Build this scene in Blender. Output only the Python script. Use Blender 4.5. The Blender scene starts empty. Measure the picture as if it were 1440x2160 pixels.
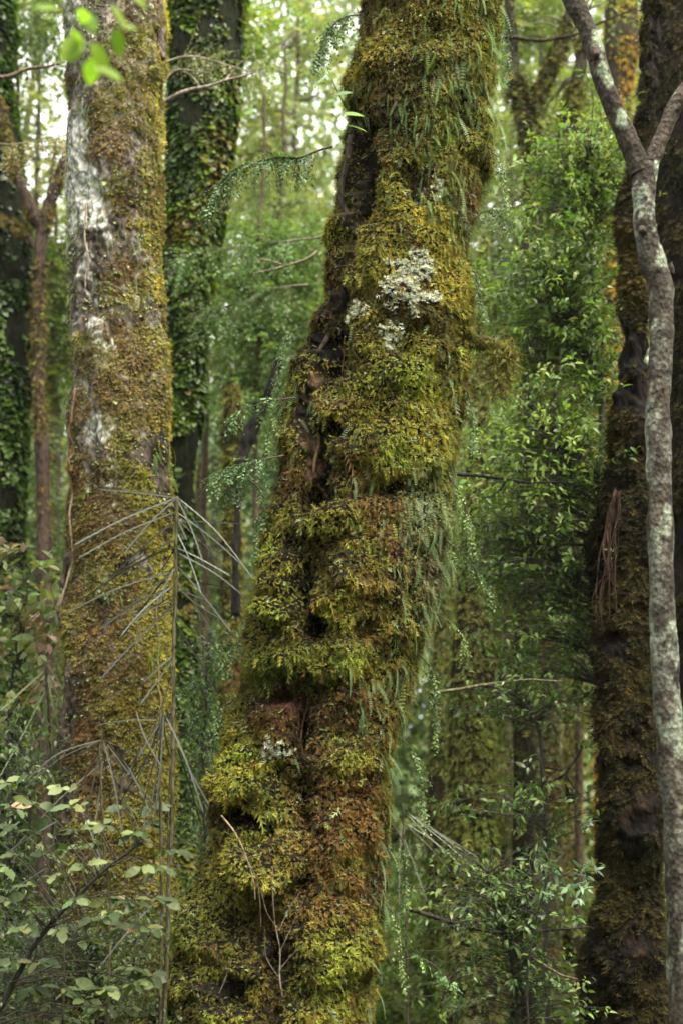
import bpy, math, zlib
import numpy as np

# ------------------------------------------------------------------ camera, world, sun, exposure
SC = bpy.context.scene
COL = SC.collection
CAM_Z, PITCH, FPX = 2.0, math.radians(10.0), 3000.0
cd = bpy.data.cameras.new("camera"); cam = bpy.data.objects.new("camera", cd); COL.objects.link(cam)
cam.location = (0, 0, CAM_Z); cam.rotation_euler = (math.radians(90) + PITCH, 0, 0)
cd.sensor_fit = 'VERTICAL'; cd.sensor_height = 36; cd.lens = 50
cd.clip_start = 0.05; cd.clip_end = 500
cd.dof.use_dof = True; cd.dof.focus_distance = 6.0; cd.dof.aperture_fstop = 2.0
SC.camera = cam

W = bpy.data.worlds.new("World"); SC.world = W; W.use_nodes = True
nt = W.node_tree
sky = nt.nodes.new("ShaderNodeTexSky"); sky.sky_type = 'NISHITA'; sky.sun_disc = False
SUN_EL, SUN_AZ = math.radians(60), math.radians(140)      # azimuth clockwise from +Y: behind the camera, to the right
sky.sun_elevation = SUN_EL; sky.sun_rotation = SUN_AZ
sky.air_density = 0.7; sky.dust_density = 9.0; sky.ozone_density = 0.3
bg = nt.nodes["Background"]
cn = nt.nodes.new("ShaderNodeTexNoise"); cn.inputs["Scale"].default_value = 2.2; cn.inputs["Detail"].default_value = 6       # thin white cloud over most of the sky
tc = nt.nodes.new("ShaderNodeTexCoord"); nt.links.new(tc.outputs["Generated"], cn.inputs["Vector"])
cr = nt.nodes.new("ShaderNodeMapRange"); cr.inputs[1].default_value = .25; cr.inputs[2].default_value = .5; cr.inputs[3].default_value = .55; cr.inputs[4].default_value = 1.0
cm_ = nt.nodes.new("ShaderNodeMix"); cm_.data_type = 'RGBA'; nt.links.new(cn.outputs[0], cr.inputs[0]); nt.links.new(cr.outputs[0], cm_.inputs[0])
nt.links.new(sky.outputs[0], cm_.inputs[6]); cm_.inputs[7].default_value = (4.2, 4.25, 4.1, 1); nt.links.new(cm_.outputs[2], bg.inputs[0])
bg.inputs[1].default_value = 0.15
sl = bpy.data.lights.new("sun", 'SUN'); sun = bpy.data.objects.new("sun", sl); COL.objects.link(sun)
sl.energy = 1.5; sl.angle = math.radians(24); sl.color = (1.0, 0.93, 0.78)
sun.location = (3, -3, 12)
sun.rotation_euler = (math.radians(90) - SUN_EL, 0, -SUN_AZ + math.pi)
SC.view_settings.view_transform = 'Standard'; SC.view_settings.look = 'None'
SC.view_settings.gamma = 1; SC.view_settings.exposure = 2.35
cy = SC.cycles
cy.max_bounces = 5; cy.diffuse_bounces = 2; cy.glossy_bounces = 2; cy.transmission_bounces = 3
cy.caustics_reflective = False; cy.caustics_refractive = False
cy.use_denoising = True

RNG = np.random.default_rng(7)
def seeded(name): 
    global RNG
    RNG = np.random.default_rng(zlib.crc32(name.encode()))

# ------------------------------------------------------------------ helpers: pixels to places
CT, ST = math.cos(PITCH), math.sin(PITCH)
def pw(px, py, Y):
    """point at world distance Y on the line of sight through a pixel of the 1440x2160 photograph"""
    px, py, Y = np.broadcast_arrays(np.asarray(px, float), np.asarray(py, float), np.asarray(Y, float))
    a = (px - 720) / FPX; b = (1080 - py) / FPX
    d = Y / (CT - b * ST)
    return np.stack([a * d, Y, CAM_Z + d * (ST + b * CT)], -1)
def mpp(py, Y):                       # metres per photo pixel there
    b = (1080 - np.asarray(py, float)) / FPX
    return Y / (CT - b * ST) / FPX

# ------------------------------------------------------------------ helpers: noise
def _h(ix, iy, iz, s):
    n = (ix * 374761393 + iy * 668265263 + iz * 2147483647 + s * 1274126177) & 0xffffffff
    n = ((n ^ (n >> 13)) * 1274126177) & 0xffffffff
    n = ((n ^ (n >> 15)) * 2246822519) & 0xffffffff
    return ((n ^ (n >> 16)) & 0xffffff) / float(0xffffff)
def vnoise(p, s=0):
    p = np.asarray(p, float); i = np.floor(p).astype(np.int64); f = p - i; f = f * f * (3 - 2 * f)
    x, y, z = i[..., 0], i[..., 1], i[..., 2]; u, v, w = f[..., 0], f[..., 1], f[..., 2]
    r = 0
    for dx in (0, 1):
        for dy in (0, 1):
            for dz in (0, 1):
                r = r + _h(x + dx, y + dy, z + dz, s) * (u if dx else 1 - u) * (v if dy else 1 - v) * (w if dz else 1 - w)
    return r * 2 - 1
def fbm(p, o=4, s=0):
    p = np.asarray(p, float); r = 0; a = 1; t = 0
    for k in range(o):
        r = r + a * vnoise(p * 2.03 ** k + 17.3 * k, s + k); t += a; a *= .5
    return r / t * 1.6
def sst(a, b, x):
    t = np.clip((x - a) / (b - a), 0, 1); return t * t * (3 - 2 * t)
def nrm(v):
    return v / np.maximum(np.linalg.norm(v, axis=-1, keepdims=True), 1e-9)

# ------------------------------------------------------------------ helpers: meshes and things
ORG = {}
class MB:
    def __init__(s): s.V, s.F, s.C, s.n = [], [], [], 0
    def add(s, V, F, C):
        V = np.asarray(V, float).reshape(-1, 3); F = np.asarray(F, np.int64).reshape(-1, 3)
        C = np.broadcast_to(np.asarray(C, float), V.shape)
        s.V.append(V); s.F.append(F + s.n); s.C.append(C); s.n += len(V); return s
    def build(s, name, mat, parent=None, smooth=False):
        V = np.concatenate(s.V).copy(); F = np.concatenate(s.F); C = np.concatenate(s.C)
        o_ = ORG.get(parent.name, np.zeros(3)) if parent else np.zeros(3)
        V -= o_
        me = bpy.data.meshes.new(name)
        me.vertices.add(len(V)); me.vertices.foreach_set("co", V.astype(np.float32).ravel())
        me.loops.add(F.size); me.loops.foreach_set("vertex_index", F.astype(np.int32).ravel())
        me.polygons.add(len(F))
        me.polygons.foreach_set("loop_start", np.arange(0, F.size, 3, dtype=np.int32))
        if smooth: me.polygons.foreach_set("use_smooth", np.ones(len(F), bool))
        at = me.color_attributes.new("tint", 'FLOAT_COLOR', 'POINT')
        at.data.foreach_set("color", np.concatenate([np.clip(C, 0, 1), np.ones((len(C), 1))], 1).astype(np.float32).ravel())
        me.materials.append(mat); me.update(calc_edges=True)
        o = bpy.data.objects.new(name, me); COL.objects.link(o)
        if parent: o.parent = parent; ORG[o.name] = o_
        else: ORG[o.name] = np.zeros(3)
        return o
def tag(o, label=None, cat=None, group=None, kind=None):
    if label: o['label'] = label
    if cat: o['category'] = cat
    if group: o['group'] = group
    if kind: o['kind'] = kind
    return o
def thing(name, loc, label, cat, group=None):
    o = bpy.data.objects.new(name, None); COL.objects.link(o); o.empty_display_size = .2
    loc = [float(v) for v in loc]; o.location = loc; ORG[o.name] = np.array(loc)
    return tag(o, label, cat, group)

def tube(mb, pts, rad, col, n=6, jit=0):
    pts = np.asarray(pts, float); K = len(pts); rad = np.broadcast_to(np.asarray(rad, float), (K,))
    t = nrm(np.gradient(pts, axis=0))
    ref = np.array([0, 1, 0.]) if abs(t[:, 1]).mean() < .8 else np.array([1, 0, 0.])
    a = nrm(np.cross(t, ref)); b = np.cross(t, a)
    th = np.linspace(0, 2 * np.pi, n, endpoint=False)
    ring = a[:, None] * np.cos(th)[None, :, None] + b[:, None] * np.sin(th)[None, :, None]
    rr = rad[:, None, None] * (1 + (jit * fbm(pts[:, None] * 25 + ring * 1.5, 2)[..., None] if jit else 0))
    V = (pts[:, None] + ring * rr).reshape(-1, 3)
    i = np.arange(K - 1)[:, None] * n; j = np.arange(n)[None]; j2 = (j + 1) % n
    q = np.stack([i + j, i + j2, i + n + j2, i + n + j], -1).reshape(-1, 4)
    F = np.concatenate([q[:, [0, 1, 2]], q[:, [0, 2, 3]]])
    e = len(V); V = np.concatenate([V, pts[:1], pts[-1:]])
    c0 = np.stack([np.full(n, e), j2[0], j[0]], -1); c1 = np.stack([np.full(n, e + 1), (K - 1) * n + j[0], (K - 1) * n + j2[0]], -1)
    C = np.asarray(col, float)
    if C.ndim == 2 and len(C) == K: C = np.concatenate([np.repeat(C, n, 0), C[:1], C[-1:]])
    mb.add(V, np.concatenate([F, c0, c1]), C)
def smooth_path(ctrl, n):
    c = np.asarray(ctrl, float); K = len(c)
    if K == 2: return c[0] + (c[1] - c[0]) * np.linspace(0, 1, n)[:, None]
    t = np.linspace(0, K - 1, n); i = np.clip(t.astype(int), 0, K - 2); f = (t - i)[:, None]
    p0 = c[np.clip(i - 1, 0, K - 1)]; p1 = c[i]; p2 = c[i + 1]; p3 = c[np.clip(i + 2, 0, K - 1)]
    return .5 * ((2 * p1) + (-p0 + p2) * f + (2 * p0 - 5 * p1 + 4 * p2 - p3) * f ** 2 + (-p0 + 3 * p1 - 3 * p2 + p3) * f ** 3)
def wob(p, amp, fr=6, s=0):
    return p + amp * np.stack([fbm(p * fr, 2, s), fbm(p * fr + 9, 2, s + 1), fbm(p * fr + 31, 2, s + 2)], -1)

# ---- templates: x across, y along, z up; triangles
def T_leaf(st=2, w=.5, fold=.18, droop=.25, wave=0, prof=None):
    V = [[0, 0, 0]]; F = []
    ys = [(k + 1) / (st + 1) for k in range(st)]
    for k, y in enumerate(ys):
        h = w / 2 * (prof[k] if prof else math.sin(math.pi * y ** .8) ** .8)
        z = -droop * y * y; wv = wave * (1 if k % 2 else -1)
        V += [[-h, y, z + fold * h + wv * h], [0, y, z], [h, y, z + fold * h - wv * h]]
    V.append([0, 1, -droop]); L = len(V) - 1
    F += [[0, 2, 1], [0, 3, 2]]
    for k in range(st - 1):
        a = 1 + 3 * k; b = a + 3
        F += [[a, a + 1, b + 1], [a, b + 1, b], [a + 1, a + 2, b + 2], [a + 1, b + 2, b + 1]]
    a = 1 + 3 * (st - 1); F += [[a, a + 1, L], [a + 1, a + 2, L]]
    return np.array(V, float), np.array(F)
def T_diamond(w=.5, fold=.2, droop=.15):
    return np.array([[0, 0, 0], [-w / 2, .45, fold * w], [w / 2, .5, fold * w], [0, 1, -droop]], float), np.array([[0, 3, 1], [0, 2, 3]])
def T_moss(pairs=3, w=.55, curl=.5):
    """feathery shoot: a thin bent axis with narrow side leaflets"""
    V = []; F = []
    def tri(a, b, c): F.append([len(V), len(V) + 1, len(V) + 2]); V.extend([a, b, c])
    Z = lambda y: -curl * y * y
    for k in range(pairs):
        y0 = (k + .3) / (pairs + .6); y1 = y0 + .13; ww = w * (1 - .6 * k / pairs)
        tri([0, y0, Z(y0)], [0, y1, Z(y1)], [-ww, y0 + .34, Z(y1) + .06])
        tri([0, y1 + .04, Z(y1)], [0, y0 + .05, Z(y0)], [ww, y0 + .40, Z(y1) - .03])
    tri([-.05, 0, 0], [.05, 0, 0], [.02, .62, Z(.6)]); tri([-.06, .5, Z(.5)], [.06, .5, Z(.5)], [0, 1, -curl])
    return np.array(V, float), np.array(F)
def T_fern(n=14, pw_=.16, curl=.35):
    """pinnate frond, its paired round leaflets along a thin midrib; grows along y"""
    V = []; F = []
    for k in range(n):
        y = .08 + .9 * k / n; z = -curl * y * y; s = pw_ * (math.sin(math.pi * (y * .86 + .1)) ** .5)
        hh = .27 / n
        for sd in (-1, 1):
            b = len(V); yy = y + (.02 if sd > 0 else 0)
            V.extend([[0, yy, z], [sd * s * .55, yy - hh * .9, z + .012], [sd * s * .6, yy + hh, z + .02], [sd * s, yy + hh * .3, z - .01]])
            F.extend([[b, b + 1, b + 3], [b, b + 3, b + 2]] if sd > 0 else [[b, b + 3, b + 1], [b, b + 2, b + 3]])
    for k in range(6):
        b = len(V); y = k / 6; y1 = (k + 1) / 6
        V.extend([[-.008, y, -curl * y * y], [.008, y, -curl * y * y], [.005, y1, -curl * y1 * y1], [-.005, y1, -curl * y1 * y1]]); F.extend([[b, b + 1, b + 2], [b, b + 2, b + 3]])
    return np.array(V, float), np.array(F)
def T_strand(n=4, w=.03, amp=.06):
    V = []; F = []
    for k in range(n + 1):
        y = k / n; x = amp * math.sin(k * 2.1); ww = w * (1 - .7 * y)
        V += [[x - ww, y, 0], [x + ww, y, amp * .5 * math.cos(k * 1.7)]]
    for k in range(n): F += [[2 * k, 2 * k + 1, 2 * k + 3], [2 * k, 2 * k + 3, 2 * k + 2]]
    return np.array(V, float), np.array(F)

def stamp(mb, T, pos, d, up, scale, col, cj=.12, tip=0):
    """a copy of the template at every place, along d, its face towards up; col per copy"""
    V, F = T; n = len(pos)
    if n == 0: return
    d = nrm(d); x = nrm(np.cross(d, up)); z = np.cross(x, d)
    sc = np.asarray(scale, float)
    if sc.ndim == 0: sc = np.full(n, sc)
    if sc.ndim == 1: sc = np.stack([sc] * 3, -1)
    L = V[None] * sc[:, None, :]
    P = pos[:, None] + L[..., :1] * x[:, None] + L[..., 1:2] * d[:, None] + L[..., 2:] * z[:, None]
    FF = F[None] + (np.arange(n) * len(V))[:, None, None]
    col = np.broadcast_to(np.asarray(col, float), (n, 3))
    col = col * (1 + cj * RNG.standard_normal((n, 1))) * (1 + cj * .4 * RNG.standard_normal((n, 3)))
    CC = np.repeat(np.clip(col, .004, .95), len(V), 0)
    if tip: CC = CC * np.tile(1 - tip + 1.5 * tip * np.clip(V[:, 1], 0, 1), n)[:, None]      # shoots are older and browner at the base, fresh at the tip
    mb.add(P.reshape(-1, 3), FF.reshape(-1, 3), CC)
def rdir(n): return nrm(RNG.standard_normal((n, 3)))
def pick(pal, n, w=None):
    pal = np.asarray(pal, float); w = None if w is None else np.asarray(w, float) / np.sum(w)
    return pal[RNG.choice(len(pal), n, p=w)]

# ------------------------------------------------------------------ materials
def mat_leaf(name, rough=.5, spec=.4, transl=.3, tcol=(1.0, 1.15, .55)):
    m = bpy.data.materials.new(name); m.use_nodes = True; t = m.node_tree; N = t.nodes; L = t.links
    p = N["Principled BSDF"]; a = N.new("ShaderNodeAttribute"); a.attribute_name = "tint"
    g = N.new("ShaderNodeNewGeometry"); nz = N.new("ShaderNodeTexNoise"); nz.inputs["Scale"].default_value = 40; nz.inputs["Detail"].default_value = 3
    L.new(g.outputs["Position"], nz.inputs["Vector"])
    mr = N.new("ShaderNodeMapRange"); mr.inputs[3].default_value = .72; mr.inputs[4].default_value = 1.28
    L.new(nz.outputs[0], mr.inputs[0])
    mu = N.new("ShaderNodeVectorMath"); mu.operation = 'SCALE'; L.new(a.outputs["Color"], mu.inputs[0]); L.new(mr.outputs[0], mu.inputs["Scale"])
    L.new(mu.outputs[0], p.inputs["Base Color"])
    p.inputs["Roughness"].default_value = rough; p.inputs["Specular IOR Level"].default_value = spec
    if transl > 0:
        tr = N.new("ShaderNodeBsdfTranslucent"); mc = N.new("ShaderNodeVectorMath"); mc.operation = 'MULTIPLY'
        mc.inputs[1].default_value = tcol; L.new(mu.outputs[0], mc.inputs[0]); L.new(mc.outputs[0], tr.inputs[0])
        mx = N.new("ShaderNodeMixShader"); mx.inputs[0].default_value = transl
        L.new(p.outputs[0], mx.inputs[1]); L.new(tr.outputs[0], mx.inputs[2]); L.new(mx.outputs[0], N["Material Output"].inputs[0])
    return m
def mat_bark(name, scale=30, bump=.6, rough=.75, spec=.35, stretch=.3):
    m = bpy.data.materials.new(name); m.use_nodes = True; t = m.node_tree; N = t.nodes; L = t.links
    p = N["Principled BSDF"]; a = N.new("ShaderNodeAttribute"); a.attribute_name = "tint"
    g = N.new("ShaderNodeNewGeometry"); mp = N.new("ShaderNodeMapping"); mp.inputs["Scale"].default_value = (1, 1, stretch)
    L.new(g.outputs["Position"], mp.inputs[0])
    nz = N.new("ShaderNodeTexNoise"); nz.inputs["Scale"].default_value = scale; nz.inputs["Detail"].default_value = 8; nz.inputs["Roughness"].default_value = .7
    L.new(mp.outputs[0], nz.inputs["Vector"])
    vo = N.new("ShaderNodeTexVoronoi"); vo.inputs["Scale"].default_value = scale * 1.6; L.new(mp.outputs[0], vo.inputs["Vector"])
    mr = N.new("ShaderNodeMapRange"); mr.inputs[1].default_value = .3; mr.inputs[2].default_value = .7; mr.inputs[3].default_value = .45; mr.inputs[4].default_value = 1.5
    L.new(nz.outputs[0], mr.inputs[0])
    mu = N.new("ShaderNodeVectorMath"); mu.operation = 'SCALE'; L.new(a.outputs["Color"], mu.inputs[0]); L.new(mr.outputs[0], mu.inputs["Scale"])
    m2 = N.new("ShaderNodeMapRange"); m2.inputs[1].default_value = 0; m2.inputs[2].default_value = .09; m2.inputs[3].default_value = .35; m2.inputs[4].default_value = 1.08
    v2 = N.new("ShaderNodeTexVoronoi"); v2.feature = 'DISTANCE_TO_EDGE'; v2.inputs["Scale"].default_value = scale * 1.1; wv = N.new("ShaderNodeVectorMath"); wv.operation = 'MULTIPLY_ADD'
    wv.inputs[1].default_value = (.035, .035, .035); L.new(nz.outputs[1], wv.inputs[0]); L.new(mp.outputs[0], wv.inputs[2]); L.new(wv.outputs[0], v2.inputs["Vector"]); L.new(v2.outputs["Distance"], m2.inputs[0])
    mv = N.new("ShaderNodeVectorMath"); mv.operation = 'SCALE'; L.new(mu.outputs[0], mv.inputs[0]); L.new(m2.outputs[0], mv.inputs["Scale"]); L.new(mv.outputs[0], p.inputs["Base Color"])
    ad = N.new("ShaderNodeMath"); ad.operation = 'ADD'; L.new(nz.outputs[0], ad.inputs[0]); L.new(vo.outputs["Distance"], ad.inputs[1])
    bp = N.new("ShaderNodeBump"); bp.inputs["Strength"].default_value = bump; bp.inputs["Distance"].default_value = .01
    L.new(ad.outputs[0], bp.inputs["Height"]); L.new(bp.outputs[0], p.inputs["Normal"])
    p.inputs["Roughness"].default_value = rough; p.inputs["Specular IOR Level"].default_value = spec
    return m
M_MOSS = mat_leaf("moss", .7, .15, .25, (1.05, 1.1, .6))
M_LEAF = mat_leaf("leaf", .5, .3, .45, (1.1, 1.2, .5))
M_GLOSS = mat_leaf("glossy_leaf", .36, .4, .4)
M_DULL = mat_leaf("dull_leaf", .5, .35, .28)
M_NEAR = mat_leaf("fresh_leaf", .5, .3, .55)
M_LICH = mat_leaf("lichen", .85, .1, .15, (1, 1, .9))
M_LANCE = mat_leaf("leathery_leaf", .6, .2, .05)
M_BARK = mat_bark("bark", 28, 1.0, .9, .12)
M_FLAKY = mat_bark("flaky_bark", 16, .9, .7, .35, .45)
M_SMOOTH = mat_bark("smooth_bark", 38, .7, .8, .2, .8)
M_TWIG = mat_bark("twig", 60, .4, .6, .4)
M_SOIL = mat_bark("forest_floor", 5, 1, .9, .2, 1)

# palette (base colours)
GOLD = (.33, .29, .045); LIME = (.29, .34, .05); GREEN = (.13, .19, .03); OLIVE = (.21, .20, .035)
BROWN = (.17, .10, .035); RUST = (.18, .10, .026); GREY = (.27, .33, .17); DARK = (.035, .03, .015)
PALE = (.50, .55, .38); WOOD = (.17, .10, .06); DGREEN = (.05, .09, .018); YELL = (.33, .27, .035); TEAL = (.13, .22, .11)
A = np.array

# ------------------------------------------------------------------ trunks
def edges_interp(E, ys):
    E = A(E, float)
    def f(col):
        v = np.interp(ys, E[:, 0], E[:, col]); return v
    return f(1), f(2)
def trunk_grid(E, Y, rows=300, cols=120, disp=None, squash=1.0, lean=0.0):
    """E: rows of (photo y, left x, right x).  Returns the surface as a grid."""
    y0, y1 = E[0][0], E[-1][0]
    ys = np.linspace(y0, y1, rows); xl, xr = edges_interp(E, ys)
    k = max(3, rows // 25); ker = np.hanning(k + 2)[1:-1]; ker /= ker.sum()
    sm = lambda v: np.convolve(np.pad(v, (k // 2, k - 1 - k // 2), mode='edge'), ker, 'valid')
    xl, xr = sm(xl), sm(xr)
    Yr = Y + lean * (ys - 1080) / 1000.
    c = pw((xl + xr) / 2, ys, Yr); r = (xr - xl) / 2 * mpp(ys, Yr)
    phi = np.linspace(-np.pi, np.pi, cols, endpoint=False)
    S, Cc = np.sin(phi), np.cos(phi)
    dirs = np.stack([S, -Cc, 0 * S], -1)
    P = c[:, None] + r[:, None, None] * dirs[None] * A([1, squash, 1])
    PX = ((xl + xr) / 2)[:, None] + ((xr - xl) / 2)[:, None] * S[None]; PY = np.broadcast_to(ys[:, None], PX.shape)
    FR = np.broadcast_to(Cc[None], PX.shape)
    D = disp(P, PX, PY, FR) if disp is not None else 0
    if np.ndim(D): P = P + D[..., None] * dirs[None]
    dr = np.gradient(P, axis=0); dc = np.roll(P, -1, 1) - np.roll(P, 1, 1)
    N = nrm(np.cross(dr, dc)); s = np.sign(np.sum(N * dirs[None], -1).mean()); N = N * s
    return dict(P=P, N=N, PX=PX, PY=PY, FR=FR, D=D, rows=rows, cols=cols)
def grid_mesh(mb, G, C):
    R, K = G['rows'], G['cols']; V = G['P'].reshape(-1, 3)
    i = np.arange(R - 1)[:, None] * K; j = np.arange(K)[None]; j2 = (j + 1) % K
    q = np.stack([i + j, i + j2, i + K + j2, i + K + j], -1).reshape(-1, 4)
    F = np.concatenate([q[:, [0, 1, 2]], q[:, [0, 2, 3]]]); n = len(V)
    V = np.concatenate([V, G['P'][0].mean(0)[None], G['P'][-1].mean(0)[None]])
    jj = np.arange(K); c0 = np.stack([np.full(K, n), jj, (jj + 1) % K], -1); c1 = np.stack([np.full(K, n + 1), (R - 1) * K + jj, (R - 1) * K + (jj + 1) % K], -1)
    C = np.asarray(C, float)
    if C.ndim > 1: C = C.reshape(-1, 3); C = np.concatenate([C, C[:1], C[-1:]])
    mb.add(V, np.concatenate([F, c0, c1]), C)
def grid_sample(G, n, wfn=None, front=.8):
    R, K = G['rows'], G['cols']; m = n * 3
    r = RNG.random(m) * (R - 1.001); k = RNG.random(m) * K
    i = r.astype(int); j = k.astype(int) % K; fi = (r - i)[:, None]; fj = (k - np.floor(k))[:, None]; j2 = (j + 1) % K
    def L(X):
        if X.ndim == 2: X = X[..., None]
        return (X[i, j] * (1 - fi) + X[i + 1, j] * fi) * (1 - fj) + (X[i, j2] * (1 - fi) + X[i + 1, j2] * fi) * fj
    P, N, px, py, fr = L(G['P']), nrm(L(G['N'])), L(G['PX'])[:, 0], L(G['PY'])[:, 0], L(G['FR'])[:, 0]
    w = np.where(fr > -.25, 1.0, 1 - front)
    if wfn is not None: w = w * np.clip(wfn(P, px, py, fr), 0, 1)
    ok = np.nonzero(RNG.random(m) < w)[0]; ok = ok[:n]
    return P[ok], N[ok], px[ok], py[ok], fr[ok]
def blobs(px, py, B):
    """strongest soft spot of the list (x, y, rx, ry, strength) at every point"""
    r = np.zeros_like(px, dtype=float)
    for x, y, rx, ry, s in B: r = np.maximum(r, s * np.exp(-(((px - x) / rx) ** 2 + ((py - y) / ry) ** 2) ** 1.5))
    return r
def moss_on(mb, G, n, size, colfn, wfn=None, T=None, down=.5, out=.75, jit=.5, front=.8, lift=0.0):
    P, N, px, py, fr = grid_sample(G, n, wfn, front)
    k = len(P); d = N * out + A([0, 0, -down]) + rdir(k) * jit
    up = N + A([0, 0, .6]) + rdir(k) * .35
    s = size * np.exp(RNG.normal(0, .3, k))
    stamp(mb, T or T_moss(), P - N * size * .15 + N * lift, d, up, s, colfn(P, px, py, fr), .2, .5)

def simple_bark(col, var=.35, fr=(6, 6, 2), second=None, th=.1):
    def f(G):
        P = G['P']; n = fbm(P * A(fr), 4, 5)[..., None]
        C = A(col) * (1 + var * n)
        if second is not None:
            m = sst(th, th + .12, fbm(P * A([9, 9, 5]), 4, 11))[..., None]; C = C * (1 - m) + A(second) * m
        return C
    return f

# ================================================================== THE SETTING: ground
def ground_z(x, y):
    return .25 * fbm(np.stack([x * .25, y * .25, 0 * x], -1), 3, 3) + .06 * fbm(np.stack([x, y, 0 * x], -1), 3, 8) + np.maximum(y - 12, 0) * .035 - .35
def build_ground():
    seeded("ground"); mb = MB()
    g = np.concatenate([np.linspace(-120, -14, 30), np.linspace(-13, 13, 130), np.linspace(14, 120, 30)])
    h = np.concatenate([np.linspace(-40, -3, 14), np.linspace(-2, 40, 180), np.linspace(42, 160, 30)])
    X, Yy = np.meshgrid(g, h); Z = ground_z(X, Yy); V = np.stack([X, Yy, Z], -1).reshape(-1, 3)
    R, K = X.shape; i = np.arange(R - 1)[:, None] * K; j = np.arange(K - 1)[None]
    q = np.stack([i + j, i + j + 1, i + K + j + 1, i + K + j], -1).reshape(-1, 4)
    n = fbm(V * 1.5, 4, 2)[:, None]; C = A((.05, .045, .02)) * (1 + .4 * n); m = sst(0, .4, fbm(V * .7, 4, 6))[:, None]
    C = C * (1 - m) + A((.05, .08, .02)) * m
    mb.add(V, np.concatenate([q[:, [0, 1, 2]], q[:, [0, 2, 3]]]), C)
    tag(mb.build("ground", M_SOIL, smooth=True), "dark forest floor of soil, moss and litter below the trees", "ground", kind="structure")
build_ground()

# ================================================================== MAIN LEANING TREE
YM = 6.0
ME = [(-350, 800, 1090), (0, 775, 1050), (100, 765, 1040), (200, 745, 1030), (300, 722, 1015), (400, 700, 1000), (500, 698, 980), (600, 690, 975), (700, 655, 975),
      (800, 625, 965), (900, 610, 955), (1000, 597, 940), (1100, 575, 930), (1200, 555, 920), (1300, 540, 893), (1400, 525, 868),
      (1500, 490, 840), (1600, 470, 822), (1700, 460, 812), (1800, 450, 808), (1900, 418, 795), (2000, 392, 785), (2100, 360, 772), (2200, 300, 770), (2400, 200, 800), (2700, 60, 880)]
# cushions: x, y, rx, ry, height m, shelf (how far the lower edge overhangs)
CUSH = [(785, 178, 60, 50, .055, .5), (900, 60, 80, 60, .03, .2), (930, 210, 60, 80, .03, .2), (1000, 330, 50, 60, .06, .6), (900, 300, 70, 70, .03, .2),
        (690, 1135, 55, 50, .08, .7), (612, 1235, 42, 52, .06, .4), (612, 1312, 42, 34, .07, .6), (600, 1400, 90, 55, .065, .6),
        (835, 835, 70, 40, .04, .4), (690, 900, 50, 45, .04, .4), (805, 985, 130, 62, .045, .4), (860, 620, 110, 110, .03, .2), (770, 590, 60, 60, .035, .3),
        (570, 1825, 72, 58, .10, .6), (430, 1950, 68, 75, .06, .3), (518, 1588, 26, 22, .045, .5), (495, 1655, 50, 50, .06, .5), (560, 1660, 45, 35, .05, .6),
        (690, 2010, 85, 70, .05, .4), (770, 1250, 70, 45, .04, .5), (740, 1400, 45, 35, .045, .5), (730, 1610, 40, 35, .05, .6), (590, 1580, 30, 30, .04, .4),
        (430, 2080, 60, 60, .05, .3), (560, 1170, 40, 45, .04, .4), (680, 1280, 45, 35, .04, .5), (730, 1760, 60, 50, .03, .4), (700, 1920, 60, 40, .04, .5),
        (750, 1500, 60, 45, .03, .4), (620, 730, 40, 60, .03, .3), (570, 1090, 30, 40, .03, .4), (540, 1330, 35, 40, .04, .5), (620, 2120, 50, 30, .03, .3), (900, 760, 60, 40, .02, .4), (880, 900, 70, 45, .03, .5)]
# hollows: x, y, rx, ry, depth m
HOLL = [(738, 330, 36, 80, .16), (748, 410, 36, 85, .16), (728, 500, 28, 70, .13), (712, 600, 24, 80, .11), (690, 745, 42, 40, .10), (700, 800, 35, 40, .07),
        (715, 940, 24, 20, .06), (678, 1000, 18, 60, .07), (672, 1075, 30, 26, .10), (630, 1160, 18, 30, .05), (655, 1260, 14, 50, .07), (676, 1335, 18, 26, .10),
        (640, 1470, 40, 22, .05), (590, 1475, 35, 18, .05), (645, 1540, 16, 60, .06), (510, 1720, 38, 22, .10), (560, 1740, 30, 30, .06), (650, 1700, 20, 60, .04),
        (530, 1930, 40, 40, .08), (590, 1990, 35, 50, .07), (500, 2060, 50, 26, .07), (640, 1850, 22, 40, .05), (600, 1650, 25, 30, .05), (870, 430, 40, 40, .04), (650, 930, 14, 80, .05),
        (820, 1060, 70, 18, .03), (860, 1240, 12, 90, .03), (780, 1330, 40, 16, .03), (680, 1440, 40, 16, .05)]
def main_disp(P, px, py, fr):
    wx = px + 20 * fbm(P * 11, 3, 41); wy = py + 20 * fbm(P * 11, 3, 47)
    D = .030 * fbm(P * 2.6, 3, 1) + .022 * fbm(P * A([8, 8, 10]), 3, 2) + .010 * fbm(P * A([22, 22, 26]), 2, 3)
    D += .012 * fbm(P * A([15, 15, 15]), 3, 29) + .016 * np.abs(fbm(P * A([6, 6, 16]), 3, 9)) + .02 * np.clip(fbm(P * A([12, 12, 13]), 2, 19), 0, 1)
    f = sst(-.1, .25, fr); D += f * blobs(px, py, BARE) * .014 * fbm(P * A([42, 42, 14]), 3, 23)
    for x, y, rx, ry, h, sh in CUSH:
        v = (wy - y) / ry; v = np.where(v > 0, v * (1 + sh), v * (1 - sh * .3)); u = (wx - x) / rx
        D += f * h * np.sqrt(np.clip(1 - u * u - v * v, 0, 1))
    for x, y, rx, ry, h in HOLL:
        q = ((wx - x) / rx) ** 2 + ((wy - y) / ry) ** 2
        D -= f * h * 1.5 * np.exp(-q ** 1.6)
    D -= f * .03 * np.exp(-(((wx - np.interp(py, [250, 500, 700, 1000, 1350, 1600, 2160], [725, 712, 680, 665, 672, 640, 560])) / 26) ** 2)) * sst(220, 330, py)
    return D
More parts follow.
